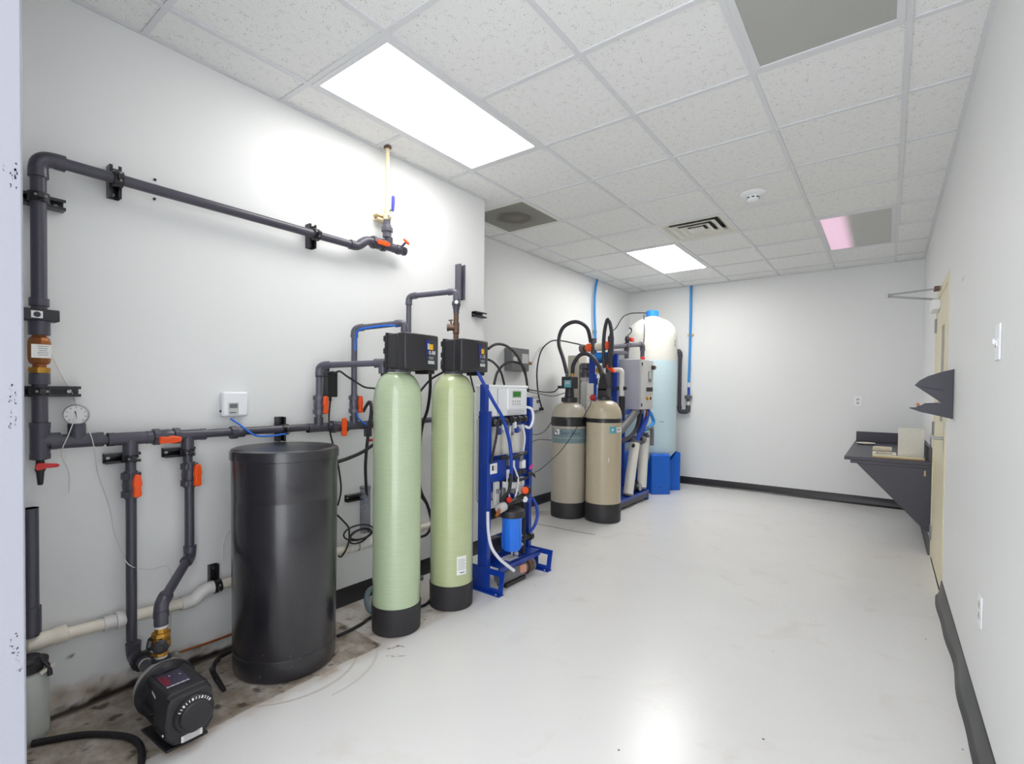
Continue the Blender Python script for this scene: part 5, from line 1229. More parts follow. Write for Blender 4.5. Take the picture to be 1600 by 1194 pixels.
MB().prism([V(-2.36 + a, 4.99, 1.345 + b_) for a, b_ in ((0, 0.02), (0.11, 0.02), (0.13, 0.0), (0.11, -0.02), (0, -0.02))], (0, 0.02, 0)).build('pipe_hook', 'trim_black', t)
MB().lathe((-2.62, 4.96, 1.24), (0.5, -0.8, 0), [(0, 0.02), (0.006, 0.036), (0.03, 0.03), (0.035, 0.012)], 14).build('red_knob', 'red', t)

# product pipe over the cabinet
t = thing('product_pipe', 'dark pipe running over the grey cabinet and turning down at the white tank', 'pipe', (-2.45, 5.5, 1.7))
rp = 0.026
A, B = V(-2.45, 5.02, 1.80), V(-2.45, 5.93, 1.905)
pipe(t, A, B - (B - A).normalized() * 0.04, rp)
bend(t, B, A - B, -Zp, rp); pipe(t, B - Zp * 0.04, B - Zp * 0.24, rp)
tee(t, V(-2.45, 5.46, 1.851), B - A, -Zp, rp, L=1.6, B=2.2)
pipe(t, (-2.45, 5.46, 1.83), (-2.45, 5.46, 1.70), rp)
pipe(t, (-2.45, 5.02, 1.735), (-2.45, 5.44, 1.765), rp * 0.9)
MB().lathe((-2.43, 5.86, 1.715), Xp, [(0, 0.03), (0.03, 0.034), (0.034, 0.02)], 14).build('red_knob', 'red', t)
sv = MB().lathe((-2.45, 5.47, 1.88), Zp, [(0, 0.022), (0.03, 0.022), (0.035, 0.03), (0.06, 0.026), (0.08, 0.02), (0.085, 0.012)], 16).build('sample_valve', 'rubber', t)
MB().box((-2.42, 5.53, 1.925), (0.03, 0.085, 0.045)).build('handle', 'red', sv, bevel=0.006)
MB().tube([(-2.45, 5.47, 1.96), (-2.45, 5.52, 1.99), (-2.45, 5.58, 2.02), (-2.45, 5.58, 2.06), (-2.45, 5.53, 2.065)], 0.008, seg=8).build('spout', 'rubber', sv)

# hoses between tanks and the second unit
GH = 'thick dark hoses over the beige tanks'
hose('thick_hose', [(G1[0] - 0.035, G1[1], 1.50), (-2.769, 4.560, 1.659), (-2.865, 4.620, 1.840), (-2.859, 4.700, 2.008), (-2.764, 4.800, 2.076), (-2.675, 4.900, 2.017), (-2.667, 4.980, 1.860)], 0.021, 'hose_dark', 'tall dark hose arching from the teal display to the bronze manifold', 'hose', GH)
hose('thick_hose', [(G1[0] + 0.035, G1[1], 1.50), (-2.608, 4.500, 1.584), (-2.541, 4.500, 1.675), (-2.465, 4.510, 1.692), (-2.394, 4.530, 1.646), (-2.331, 4.550, 1.548), (-2.311, 4.570, 1.451), (G2[0] - 0.02, G2[1] - 0.01, 1.50)], 0.021, 'hose_dark', 'lower dark hose arching from one beige tank head to the other', 'hose', GH)
hose('thick_hose', [(-2.472, 4.930, 1.567), (-2.483, 4.930, 1.812), (-2.470, 4.930, 1.985), (-2.434, 4.930, 2.094), (-2.394, 4.930, 1.980), (-2.384, 4.930, 1.807), (-2.403, 4.930, 1.566)], 0.020, 'hose_dark', 'narrow dark hose loop standing above the second beige tank', 'hose', GH)

# ------------------------------------------------------------------ storage tank
TC = (-2.545, 6.475)
t = thing('storage_tank', 'tall white water storage tank on blue legs in the far corner', 'tank', (TC[0], TC[1], 0))
RT = 0.328
pr = [(0.30, 0.10), (0.32, 0.16), (0.52, RT - 0.01), (0.55, RT)] + [(0.55 + k * 0.1, RT) for k in range(1, 15)]
zsh = 2.035
pr += [(zsh, RT)] + [(zsh + 0.275 * math.sin(a), RT * math.cos(a) ** 0.85) for a in [math.radians(6 * k) for k in range(1, 13)]] + [(2.315, 0.09), (2.32, 0.075), (2.34, 0.072)]
MB().lathe((TC[0], TC[1], 0), Zp, pr, 64).build('shell', 'tank_shell', t)
MB().lathe((TC[0], TC[1], 2.325), Zp, [(0, 0.078), (0.006, 0.082), (0.070, 0.080), (0.078, 0.070), (0.080, 0.001)], 32).build('cap', 'blue_cap', t)
for k in range(16):
    a = k * PI / 8
    MB().box((TC[0] + 0.081 * math.cos(a), TC[1] + 0.081 * math.sin(a), 2.36), (0.004, 0.010, 0.05), rz=a).build('grip', 'blue_cap', t)
def leg(a, w):
    d = Vector((math.cos(a), math.sin(a), 0)); s = Vector((-math.sin(a), math.cos(a), 0)); c = V(TC[0], TC[1], 0)
    pts = lambda sw: [c + d * 0.16 + s * sw, c + d * 0.375 + s * sw, c + d * 0.375 + s * sw + Zp * 0.50, c + d * 0.345 + s * sw + Zp * 0.515, c + d * 0.335 + s * sw + Zp * 0.52, c + d * 0.16 + s * sw + Zp * 0.315]
    lg = MB().prism(pts(-w / 2), s * w).build('leg', 'blue_leg', t, bevel=0.006)
    MB().lathe(c + d * 0.374 + Zp * 0.09, d, [(0, 0.010), (0.002, 0.010), (0.002, 0.001)], 12).build('bolt_hole', 'navy', lg)
    return lg
for k in range(4): leg(math.radians(-47 + 90 * k), 0.245)
MB().lathe((TC[0], TC[1], 0.20), Zp, [(0, 0.19), (0.10, 0.19), (0.102, 0.12)], 24).build('stand_ring', 'blue_leg', t)
wrap_patch(MB(), TC, RT, -0.10, -0.02, 2.0, 2.0, 2)
for z0, z1 in ((1.955, 1.985), (1.905, 1.945)):
    wrap_patch(MB(), TC, RT + 0.0004, -0.135, -0.075, z0, z1, 3).build('printed_mark', 'box_grey', t, smooth=False)
wrap_patch(MB(), TC, RT + 0.0004, -0.86, -0.66, 0.925, 0.932, 4).build('level_line', 'box_grey', t, smooth=False)

# lead running up to the tank cap
hose('black_cable', [(-2.603, 5.300, 1.809), (-2.736, 5.600, 2.018), (-2.747, 5.800, 2.119), (-2.754, 6.000, 2.274), (-2.737, 6.200, 2.348), (-2.666, 6.350, 2.370), (TC[0] - 0.06, TC[1] - 0.06, 2.37)], 0.007, 'rubber', 'thin black cable climbing to the blue tank cap', 'cable')
hose('grey_cable', [(-2.625, 6.380, 2.345), (-2.510, 6.130, 2.114), (-2.478, 6.020, 1.858), (-2.464, 5.950, 1.732)], 0.006, 'rubber', 'thin grey cable hanging down the front of the white tank', 'cable')
# blue tubes
def blue_tube(pts, clip, d, label):
    t = thing('blue_tube', label, 'tube', tuple(pts[-1]), 'blue plastic water tubes')
    MB().tube(pts, 0.017, seg=14).build('tube', 'blue_tube', t)
    cl_ = MB().box(clip, (0.085, 0.03, 0.03) if d == 'y' else (0.03, 0.085, 0.03)).build('clip', 'wood_light', t, bevel=0.004)
    return t
XFt = XF + 0.04
t = blue_tube([(-3.150, 6.038, 2.818), (-3.150, 5.988, 2.629), (-3.150, 5.978, 2.354), (-3.150, 6.004, 2.117), (-3.150, 6.030, 1.844), (-3.150, 6.043, 1.412), (-3.150, 6.059, 0.891)], (-3.170, 6.042, 2.122), 'x', 'blue water tube on the far left wall behind the beige tanks')
t = blue_tube([(-2.25, YB - 0.03, H), (-2.25, YB - 0.03, 2.13), (-2.258, YB - 0.03, 1.45)], (-2.25, YB - 0.016, 2.132), 'y', 'blue water tube on the back wall right of the white tank')
MB().cyl((-2.258, YB - 0.03, 1.45), (-2.258, YB - 0.03, 1.385), 0.021).build('clear_joint', 'clear_hose', t)
MB().cyl((-2.258, YB - 0.03, 1.39), (-2.258, YB - 0.03, 1.28), 0.018).build('lower_stub', 'blue_hose', t)
# wall outlet pipe with valve
t = thing('u_bend_pipe', 'dark u-bend pipe with a funnel valve on the back wall beside the white tank', 'pipe', (-2.32, YB - 0.04, 1.02))
yp = YB - 0.045
rp = 0.026
A, B, C, D, E_ = V(-2.47, yp, 1.905), V(-2.383, yp, 1.905), V(-2.383, yp, 1.035), V(-2.258, yp, 1.035), V(-2.258, yp, 1.13)
pipe(t, A, B, rp); bend(t, B, A - B, -Zp, rp); pipe(t, B - Zp * 0.04, C + Zp * 0.04, rp); bend(t, C, Zp, Xp, rp); pipe(t, C, D, rp); bend(t, D, -Xp, Zp, rp); pipe(t, D, E_, rp * 1.1)
MB().lathe(E_, Zp, [(0, 0.016), (0.05, 0.016), (0.06, 0.024), (0.09, 0.03), (0.095, 0.05), (0.135, 0.052), (0.14, 0.024), (0.15, 0.02)], 20).build('funnel_valve', 'pvc_grey', t)
MB().cyl(E_, E_ + Zp * 0.05, 0.021).build('white_collar', 'pvc_white', t)

# ------------------------------------------------------------------ wall boxes and small wall fittings
# grey electrical box on the far left wall
t = thing('electrical_box', 'grey electrical box on the far left wall above the white control box', 'electrical box', (XF, 4.24, 1.63))
MB().span((XF + 0.0005, 4.075, 1.515), (XF + 0.10, 4.385, 1.755)).build('box', 'box_grey', t, bevel=0.006)
MB().span((XF + 0.10, 4.255, 1.60), (XF + 0.103, 4.365, 1.70)).build('label', 'cabinet_grey', t)
MB().span((XF + 0.10, 4.10, 1.60), (XF + 0.103, 4.17, 1.66)).build('label', 'cabinet_grey', t)
MB().cyl((XF + 0.06, 4.385, 1.61), (XF + 0.06, 4.43, 1.61), 0.014).build('cable_gland', 'galv', t)
MB().cyl((XF + 0.06, 4.43, 1.61), (XF + 0.06, 4.47, 1.61), 0.018).build('gland_nut', 'bronze', t)
# timer plug
t = thing('timer_plug', 'plug-in timer with a black plug on the far left wall', 'plug', (XF, 4.66, 1.10))
MB().span((XF + 0.0005, 4.58, 1.06), (XF + 0.012, 4.70, 1.25)).build('wall_plate', 'cabinet_grey', t, bevel=0.003)
MB().span((XF + 0.012, 4.585, 1.09), (XF + 0.06, 4.65, 1.22)).build('timer', 'white_plastic', t, bevel=0.006)
MB().span((XF + 0.0605, 4.592, 1.17), (XF + 0.062, 4.643, 1.21)).build('timer_screen', 'box_grey', t)
MB().span((XF + 0.012, 4.655, 1.085), (XF + 0.065, 4.74, 1.12)).build('plug', 'black_plastic', t, bevel=0.008)
hose('black_cable', [(XF + 0.05, 4.715, 1.12), (-3.140, 4.641, 1.279), (-3.130, 4.596, 1.529), (-3.130, 4.668, 1.749), (-3.110, 4.807, 1.868), (-3.070, 4.936, 1.899), (-2.950, 5.069, 1.874), (-2.800, 5.060, 1.837)], 0.008, 'rubber', 'black cable looping from the timer plug up to the bronze manifold', 'cable')
hose('black_cable', [(-2.200, 3.120, 1.316), (-2.500, 3.664, 1.307), (-2.900, 4.420, 1.295), (-2.900, 4.597, 1.302), (G1[0] - 0.12, G1[1] - 0.015, 1.35)], 0.006, 'rubber', 'thin black lead from the control box to the first beige tank', 'cable')
hose('grey_cable', [(-2.200, 3.120, 1.301), (-2.700, 4.036, 1.276), (-2.850, 4.506, 1.254), (G1[0] - 0.06, G1[1], 1.29)], 0.005, 'box_grey', 'thin grey lead sagging below the black lead to the first beige tank', 'cable')
hose('black_wire', [(-2.348, 4.400, 1.218), (-2.322, 4.340, 1.168), (-2.429, 4.320, 0.988), (-2.491, 4.280, 0.860), (-2.444, 4.000, 0.743), (-2.365, 3.700, 0.691), (-2.199, 3.300, 0.682), (-2.063, 3.020, 0.706)], 0.0035, 'rubber', 'thin black wire drooping from the first beige tank to the filter frame', 'wire')
hose('black_wire', [(-2.200, 3.144, 0.974), (-2.600, 3.840, 0.900), (-2.850, 4.352, 0.893), (-2.800, 4.396, 0.987)], 0.0035, 'rubber', 'thin wire with a brass joint beside the first beige tank', 'wire')
hose('black_wire', [(-2.200, 3.145, 0.904), (-2.600, 3.863, 0.851), (-2.780, 4.369, 0.795)], 0.0035, 'rubber', 'lower thin wire running to the first beige tank', 'wire')
# strut pieces on the near wall
t = thing('strut_channel', 'short upright grey strut channel on the wall above the second control head', 'bracket', (XL, 2.72, 2.02))
MB().prism([V(XL + 0.001 + a, 2.74 + b_, 1.985) for a, b_ in ((0, -0.03), (0.05, -0.03), (0.05, -0.014), (0.045, -0.014), (0.045, -0.025), (0.006, -0.025), (0.006, 0.025), (0.045, 0.025), (0.045, 0.014), (0.05, 0.014), (0.05, 0.03), (0, 0.03))], (0, 0, 0.26)).build('channel', 'pvc_grey', t)
MB().cyl((XL + 0.006, 2.74, 2.0), (XL + 0.016, 2.74, 2.0), 0.008, seg=6).build('bolt', 'steel', t)
strut_bracket((XL, 2.965, 1.90), Xp, Yp, 0.13, 'short black strut channel near the end of the left wall', None, 0.02, depth=0.045, clamp=False, m='black_satin')
# white wall sensor box
t = thing('sensor_box', 'white plastic box on the wall above the manifold', 'sensor', (XL, 1.13, 1.19))
bx_ = MB().span((XL + 0.0005, 1.068, 1.163), (XL + 0.036, 1.190, 1.285)).build('case', 'white_plastic', t, bevel=0.010, seg=3)
wd = MB().span((XL + 0.036, 1.095, 1.172), (XL + 0.0372, 1.142, 1.232)).build('window', 'cabinet_grey', t)
MB().span((XL + 0.0373, 1.100, 1.205), (XL + 0.0378, 1.137, 1.226)).build('printed_mark', 'box_grey', wd, smooth=False)
MB().span((XL + 0.0373, 1.100, 1.180), (XL + 0.0378, 1.130, 1.186)).build('printed_mark', 'box_grey', wd, smooth=False)
MB().lathe((XL + 0.018, 1.068, 1.19), -Yp, [(0, 0.006), (0.004, 0.006)], 10).build('side_button', 'ink', t)
hose('blue_wire', [(-2.562, 1.104, 1.154), (-2.547, 1.134, 1.129), (-2.487, 1.155, 1.093), (-2.487, 1.198, 1.068), (-2.492, 1.274, 1.063), (-2.497, 1.351, 1.068)], 0.0045, 'blue_tube', 'blue wire from the white sensor box draped over the manifold', 'wire').data.materials[0] = mat('blue_wire', '#1f6fe0', 0.35)
# power supply brick tied to a pipe
t = thing('power_adapter', 'black power adapter tied to the grey pipe next to the first control head', 'adapter', (XL + 0.05, 1.625, 1.25))
MB().span((XL + 0.03, 1.605, 1.258), (XL + 0.075, 1.672, 1.405)).build('brick', 'black_satin', t, bevel=0.004)
MB().span((XL + 0.035, 1.608, 1.404), (XL + 0.07, 1.622, 1.425)).build('tab', 'black_satin', t)
MB().cyl((XL + 0.05, 1.640, 1.258), (XL + 0.05, 1.640, 1.235), 0.008).build('strain_relief', 'rubber', t)
MB().tube([(XL + 0.04, 1.61, 1.372), (PX + 0.022, 1.60, 1.374), (PX + 0.024, 1.556, 1.374), (PX, 1.533, 1.374)], 0.003, seg=6).build('cable_tie', 'rubber', t)
hose('black_cable', [(XL + 0.055, 1.65, 1.405), (-2.527, 1.639, 1.384), (-2.517, 1.677, 1.407), (-2.497, 1.715, 1.379), (-2.487, 1.768, 1.347), (-2.440, 1.797, 1.317), (-2.300, 1.762, 1.310)], 0.0055, 'rubber', 'black cable from the power adapter to the first green tank', 'cable')
hose('black_cable', [(XL + 0.05, 1.640, 1.236), (-2.537, 1.626, 1.150), (-2.487, 1.598, 1.082), (-2.537, 1.647, 1.003), (-2.557, 1.681, 0.943), (-2.567, 1.727, 0.729), (-2.577, 1.713, 0.616)], 0.0048, 'rubber', 'black cable dropping from the power adapter behind the salt tank', 'cable')
hose('blue_wire', [(-2.502, 1.774, 1.531), (-2.497, 1.774, 1.599), (-2.470, 1.776, 1.650), (-2.400, 1.832, 1.670), (-2.340, 1.877, 1.678), (-2.300, 1.933, 1.681)], 0.006, 'blue_hose', 'blue wire tied under the taller grey pipe', 'wire').data.materials[0] = MATS['blue_wire']
hose('blue_wire', [(-2.502, 1.789, 1.184), (-2.497, 1.790, 1.139), (-2.497, 1.822, 1.111), (-2.507, 1.857, 1.090)], 0.005, 'blue_wire', 'short blue wire at the foot of the taller grey pipe', 'wire')
# black brine hoses by the first tank
hose('brine_hose', [(-2.500, 1.828, 1.168), (-2.480, 1.859, 1.230), (-2.460, 1.858, 1.184), (-2.450, 1.837, 1.090), (-2.460, 1.827, 0.956), (-2.480, 1.834, 0.839), (-2.520, 1.869, 0.714), (-2.550, 1.901, 0.606)], 0.0095, 'rubber', 'black hose dropping from the small gauge into the clear drain tube', 'hose')
hose('brine_hose', [(-2.360, 1.560, 0.911), (-2.400, 1.663, 0.918), (-2.440, 1.777, 0.936), (-2.420, 1.852, 0.980), (-2.360, 1.921, 1.033)], 0.010, 'rubber', 'black hose passing from the salt tank behind the first green tank', 'hose')
hose('black_cable', [(-2.567, 1.702, 0.563), (-2.567, 1.750, 0.511), (-2.567, 1.781, 0.466), (-2.517, 1.747, 0.410), (-2.512, 1.722, 0.360), (-2.537, 1.709, 0.321), (-2.547, 1.694, 0.330)], 0.005, 'rubber', 'black cable hanging over the white drain pipe beside the salt tank', 'cable')
t = thing('coiled_cable', 'coil of black cable on the white drain pipe behind the first green tank', 'cable', (-2.507, 1.806, 0.410))
for k, (w_, h_, dy) in enumerate(((0.085, 0.038, 0), (0.075, 0.03, 0.01), (0.09, 0.045, -0.006))):
    c = V((-2.507, 1.815, 0.423)) + Vector((0, dy, 0.012 * k))
    MB().tube([c + Vector((0.02 * math.cos(a) * (k - 1), w_ * math.cos(a), h_ * math.sin(a))) for a in [2 * PI * q / 16 for q in range(17)]], 0.0048, seg=8, smooth=2).build('loop', 'rubber', t)
hose('red_handle_valve', [(-2.490, 1.868, 0.997), (-2.490, 1.919, 0.997)], 0.008, 'red', 'small red valve handle below the manifold by the first green tank', 'valve')
hose('black_cable', [(-2.400, 2.178, 1.281), (-2.360, 2.240, 1.369), (-2.260, 2.255, 1.418), (-2.180, 2.220, 1.431)], 0.007, 'rubber', 'black cable rising between the two control heads', 'cable')
hose('brine_hose', [(-2.200, 2.088, 1.418), (-2.300, 2.184, 1.303), (-2.380, 2.238, 1.178), (-2.420, 2.232, 1.072), (-2.420, 2.211, 0.927), (-2.400, 2.195, 0.681), (-2.360, 2.226, 0.557), (-2.340, 2.254, 0.429)], 0.010, 'rubber', 'black hose hanging in the gap between the green tanks', 'hose')
hose('brine_hose', [(-2.440, 2.227, 0.621), (-2.440, 2.302, 0.531), (-2.460, 2.363, 0.408), (-2.480, 2.341, 0.326), (-2.480, 2.266, 0.317)], 0.009, 'rubber', 'curved black hose around the white pipe between the green tanks', 'hose')
hose('black_cable', [(-2.060, 2.288, 1.412), (-2.100, 2.358, 1.346), (-2.140, 2.422, 1.297)], 0.006, 'rubber', 'short black cable under the second control head', 'cable')
hose('grey_hose', [(-2.420, 2.242, 0.066), (-2.440, 2.150, 0.080), (-2.440, 1.945, 0.102), (-2.430, 1.833, 0.112), (-2.400, 1.789, 0.066), (-2.330, 1.767, 0.036), (-2.280, 1.819, 0.006)], 0.016, 'grey_hose', 'grey-green hose lying behind the boot of the first green tank', 'hose')
hose('floor_cable', [(-2.275, 1.512, 0.009), (-2.276, 1.582, 0.009), (-2.290, 1.674, 0.009), (-2.313, 1.755, 0.009), (-2.273, 1.859, 0.009), (-2.198, 2.038, 0.009), (-2.234, 2.151, 0.009), (-2.258, 2.258, 0.009)], 0.0085, 'rubber', 'black cable on the floor from the salt tank past the green tanks', 'cable')
# pump power cord and floor hose
hose('black_cable', [(-2.249, 0.893, 0.120), (-2.294, 0.931, 0.040), (-2.242, 0.941, 0.010), (-2.354, 0.961, 0.010), (-2.451, 0.982, 0.010), (-2.523, 1.030, 0.010), (-2.543, 1.073, 0.010), (-2.556, 1.139, 0.010), (-2.576, 1.220, 0.010)], 0.0085, 'rubber', 'black power cord curling between the pump and the salt tank', 'cable')
hose('floor_hose', [(-2.438, 0.373, 0.012), (-2.406, 0.427, 0.012), (-2.354, 0.498, 0.012), (-2.280, 0.556, 0.012), (-2.208, 0.595, 0.012), (-2.134, 0.607, 0.012), (-2.061, 0.595, 0.012), (-1.981, 0.565, 0.012), (-1.917, 0.529, 0.012)], 0.0115, 'rubber', 'black hose looping over the bare floor in front of the pump', 'hose')
hose('copper_strip', [(-2.589, 0.871, 0.079), (-2.589, 0.945, 0.076), (-2.589, 1.028, 0.073), (-2.589, 1.122, 0.074)], 0.005, 'copper', 'thin brown tube along the foot of the wall behind the pump', 'tube')
# thin white sensor wires
WG = 'thin white sensor wires on the left wall'
hose('white_wire', [(-2.537, 0.438, 1.481), (-2.567, 0.454, 1.430), (-2.587, 0.479, 1.367), (-2.592, 0.501, 1.318), (-2.592, 0.518, 1.282), (-2.587, 0.536, 1.211), (-2.577, 0.546, 1.172), (-2.497, 0.552, 1.125), (-2.497, 0.566, 1.061), (-2.587, 0.596, 0.959), (-2.592, 0.608, 0.912), (-2.592, 0.639, 0.792), (-2.592, 0.652, 0.694), (-2.587, 0.676, 0.608), (-2.497, 0.681, 0.561), (-2.587, 0.780, 0.496), (-2.592, 0.848, 0.488), (-2.592, 0.863, 0.383), (-2.592, 0.860, 0.207)], 0.0016, 'wire_white', 'long thin white wire from the bronze meter down the wall behind the drop pipes', 'wire', WG, seg=6)
hose('white_wire', [(-2.497, 0.510, 1.189), (-2.492, 0.488, 1.117), (-2.497, 0.472, 1.069), (-2.547, 0.480, 1.027), (-2.567, 0.497, 0.986), (-2.577, 0.508, 0.945), (-2.577, 0.506, 0.882)], 0.0016, 'wire_white', 'short white wire dangling from the gauge with a loose end', 'wire', WG, seg=6)
hose('white_wire', [(-2.592, 1.117, 0.598), (-2.592, 1.093, 0.565), (-2.592, 1.082, 0.505), (-2.592, 1.082, 0.442), (-2.592, 1.058, 0.429)], 0.0016, 'wire_white', 'white wire curving to the drain pipe bracket left of the salt tank', 'wire', WG, seg=6)
# paired screw holes left by an old bracket
t = thing('screw_anchors', 'two small black screw anchors on the wall by the high pipe', 'screw', (-2.597, 0.803, 2.191))
for px_ in ((-2.597, 0.803, 2.219), (-2.597, 0.801, 2.134)): MB().lathe(px_, Xp, [(0, 0.006), (0.006, 0.005), (0.007, 0.001)], 10).build('anchor', 'ink', t)

# ------------------------------------------------------------------ door in the right wall
fr = struct(MB().plate_hole([(XR - 0.006, DY0 - 0.05, 0), (XR - 0.006, DY1 + 0.05, 0), (XR - 0.006, DY1 + 0.05, DZ + 0.05), (XR - 0.006, DY0 - 0.05, DZ + 0.05)],
                            [(XR - 0.006, DY0 + 0.012, 0.0), (XR - 0.006, DY1 - 0.012, 0.0), (XR - 0.006, DY1 - 0.012, DZ - 0.012), (XR - 0.006, DY0 + 0.012, DZ - 0.012)], (0.16, 0, 0)).build('trim_1', 'door_cream', bevel=0.003))
d0 = MB().plate_hole([(XR - 0.002, DY0 + 0.016, 0.006), (XR - 0.002, DY1 - 0.016, 0.006), (XR - 0.002, DY1 - 0.016, DZ - 0.016), (XR - 0.002, DY0 + 0.016, DZ - 0.016)],
                     [(XR - 0.002, DY0 + 0.17, 1.12), (XR - 0.002, DY0 + 0.40, 1.12), (XR - 0.002, DY0 + 0.40, 1.80), (XR - 0.002, DY0 + 0.17, 1.80)], (0.045, 0, 0)).build('door_1', 'door_cream', bevel=0.002)
struct(d0)
MB().plate_hole([(XR - 0.005, DY0 + 0.145, 1.095), (XR - 0.005, DY0 + 0.425, 1.095), (XR - 0.005, DY0 + 0.425, 1.825), (XR - 0.005, DY0 + 0.145, 1.825)],
                [(XR - 0.005, DY0 + 0.172, 1.122), (XR - 0.005, DY0 + 0.398, 1.122), (XR - 0.005, DY0 + 0.398, 1.798), (XR - 0.005, DY0 + 0.172, 1.798)], (0.004, 0, 0)).build('window_frame', 'door_cream', d0)
MB().span((XR - 0.001, DY0 + 0.171, 1.121), (XR + 0.004, DY0 + 0.399, 1.799)).build('window_pane', 'smoke_glass', d0)
MB().span((XR + 0.030, DY0 + 0.171, 1.121), (XR + 0.036, DY0 + 0.399, 1.799)).build('window_backing', 'ink', d0)
for z in (1.86, 1.04, 0.20):
    MB().cyl((XR - 0.006, DY1 - 0.012, z - 0.055), (XR - 0.006, DY1 - 0.012, z + 0.055), 0.009, seg=12).build('hinge', 'galv', d0)
    MB().span((XR - 0.014, DY1 - 0.012, z - 0.055), (XR - 0.011, DY1 + 0.035, z + 0.055)).build('hinge_leaf', 'galv', d0)
lv = MB().span((XR - 0.004, DY0 + 0.045, 0.93), (XR + 0.005, DY0 + 0.10, 1.13)).build('lock_plate', 'steel', d0, bevel=0.003)
MB().cyl((XR - 0.004, DY0 + 0.072, 1.02), (XR - 0.05, DY0 + 0.072, 1.02), 0.010).build('lever_neck', 'steel', d0)
MB().tube([(XR - 0.048, DY0 + 0.068, 1.02), (XR - 0.052, DY0 + 0.10, 1.021), (XR - 0.050, DY0 + 0.19, 1.018)], 0.010, seg=12).build('lever', 'steel', d0)
# door closer
t = thing('door_closer', 'white door closer with long chrome arms at the top of the door', 'door closer', (XR, 5.0, 1.98))
MB().span((XR - 0.052, 4.90, 1.955), (XR - 0.001, 5.17, 2.03)).build('body', 'white_plastic', t, bevel=0.006)
MB().cyl((XR - 0.028, 5.05, 2.03), (XR - 0.028, 5.05, 2.055), 0.012).build('spindle', 'steel', t)
tip = V(XR - 0.32, 5.00, 2.10)
MB().tube([(XR - 0.028, 5.05, 2.050), tip - Zp * 0.006], 0.008, seg=10).build('main_arm', 'steel', t)
MB().tube([tip + Zp * 0.006, (XR - 0.03, 4.86, 2.10)], 0.007, seg=10).build('forearm', 'steel', t)
MB().cyl(tip - Zp * 0.016, tip + Zp * 0.018, 0.012).build('elbow_joint', 'steel', t)
MB().span((XR - 0.045, 4.82, 2.085), (XR - 0.012, 4.90, 2.115)).build('arm_bracket', 'bronze_dark', t, bevel=0.003)

# ------------------------------------------------------------------ counter in the corner
CY0, CZ = 5.335, 0.755
t = thing('wall_counter', 'black wall-hung counter with triangular side panels in the far right corner', 'counter', (0.0, 6.2, 0.18))
MB().span((-0.297, CY0, CZ - 0.030), (XR - 0.003, YB - 0.003, CZ)).build('worktop', 'counter', t, bevel=0.003)
MB().span((-0.252, CY0 + 0.012, CZ - 0.058), (XR - 0.003, CY0 + 0.030, CZ - 0.030)).build('apron', 'counter', t, bevel=0.002)
MB().span((-0.285, YB - 0.025, CZ), (XR - 0.022, YB - 0.003, CZ + 0.115)).build('backsplash', 'counter', t, bevel=0.002)
MB().span((XR - 0.022, CY0 + 0.01, CZ), (XR - 0.002, YB - 0.003, CZ + 0.115)).build('side_splash', 'counter', t, bevel=0.002)
for y in (CY0 + 0.018, YB - 0.05):
    MB().prism([V(-0.205, y, CZ - 0.058), V(XR - 0.003, y, CZ - 0.058), V(XR - 0.003, y, 0.165), V(0.265, y, 0.185)], (0, 0.02, 0)).build('gusset_panel', 'counter', t, bevel=0.002)
MB().box((XR - 0.045, CY0 + 0.0165, 0.655), (0.010, 0.004, 0.045)).build('edge_chip', 'wood_light', t)
# things on the counter
t = thing('white_box', 'tall white carton standing on the counter beside the wall', 'box', (0.18, 5.6, CZ))
wb = MB().span((0.085, 5.53, CZ), (0.262, 5.68, CZ + 0.255)).build('carton', 'paper', t, bevel=0.002)
wb.data.materials[0] = mat('carton_white', '#dedcd2', 0.6)
MB().prism([V(0.088, 5.528, CZ + 0.254), V(0.259, 5.528, CZ + 0.254), V(0.250, 5.528, CZ + 0.262), V(0.11, 5.528, CZ + 0.266)], (0, 0.004, 0)).build('flap', 'carton_white', t)
t = thing('cutting_board', 'pale board lying along the front of the counter', 'board', (0.08, 5.46, CZ))
MB().span((-0.095, 5.42, CZ + 0.0005), (0.262, 5.515, CZ + 0.016)).build('board', 'door_cream', t, bevel=0.002)
MB().span((-0.095, 5.414, CZ + 0.001), (0.262, 5.421, CZ + 0.012)).build('edge_band', 'wood_light', t)
t = thing('picture_frame', 'flat pale frame with a dark middle lying on the counter', 'frame', (-0.02, 5.75, CZ))
MB().plate_hole([(-0.10, 5.60, CZ + 0.0005), (0.075, 5.60, CZ + 0.0005), (0.075, 5.83, CZ + 0.0005), (-0.10, 5.83, CZ + 0.0005)], [(-0.075, 5.63, CZ + 0.0005), (0.05, 5.63, CZ + 0.0005), (0.05, 5.80, CZ + 0.0005), (-0.075, 5.80, CZ + 0.0005)], (0, 0, 0.015)).build('frame', 'pvc_cream', t, bevel=0.002)
MB().span((-0.075, 5.63, CZ + 0.001), (0.05, 5.80, CZ + 0.006)).build('panel', 'box_grey', t)
t = thing('wooden_tray', 'small wooden tray at the back of the counter', 'tray', (-0.03, 6.1, CZ))
MB().span((-0.105, 6.02, CZ + 0.0005), (0.045, 6.27, CZ + 0.010)).build('base', 'wood_light', t, bevel=0.002)
for a, b_ in (((-0.105, 6.02), (0.045, 6.03)), ((-0.105, 6.26), (0.045, 6.27)), ((-0.105, 6.03), (-0.095, 6.26)), ((0.035, 6.03), (0.045, 6.26))):
    MB().span((a[0], a[1], CZ + 0.010), (b_[0], b_[1], CZ + 0.028)).build('rim', 'pvc_cream', t)
t = thing('small_dish', 'small pale dish on the back of the counter', 'dish', (-0.18, 6.75, CZ))
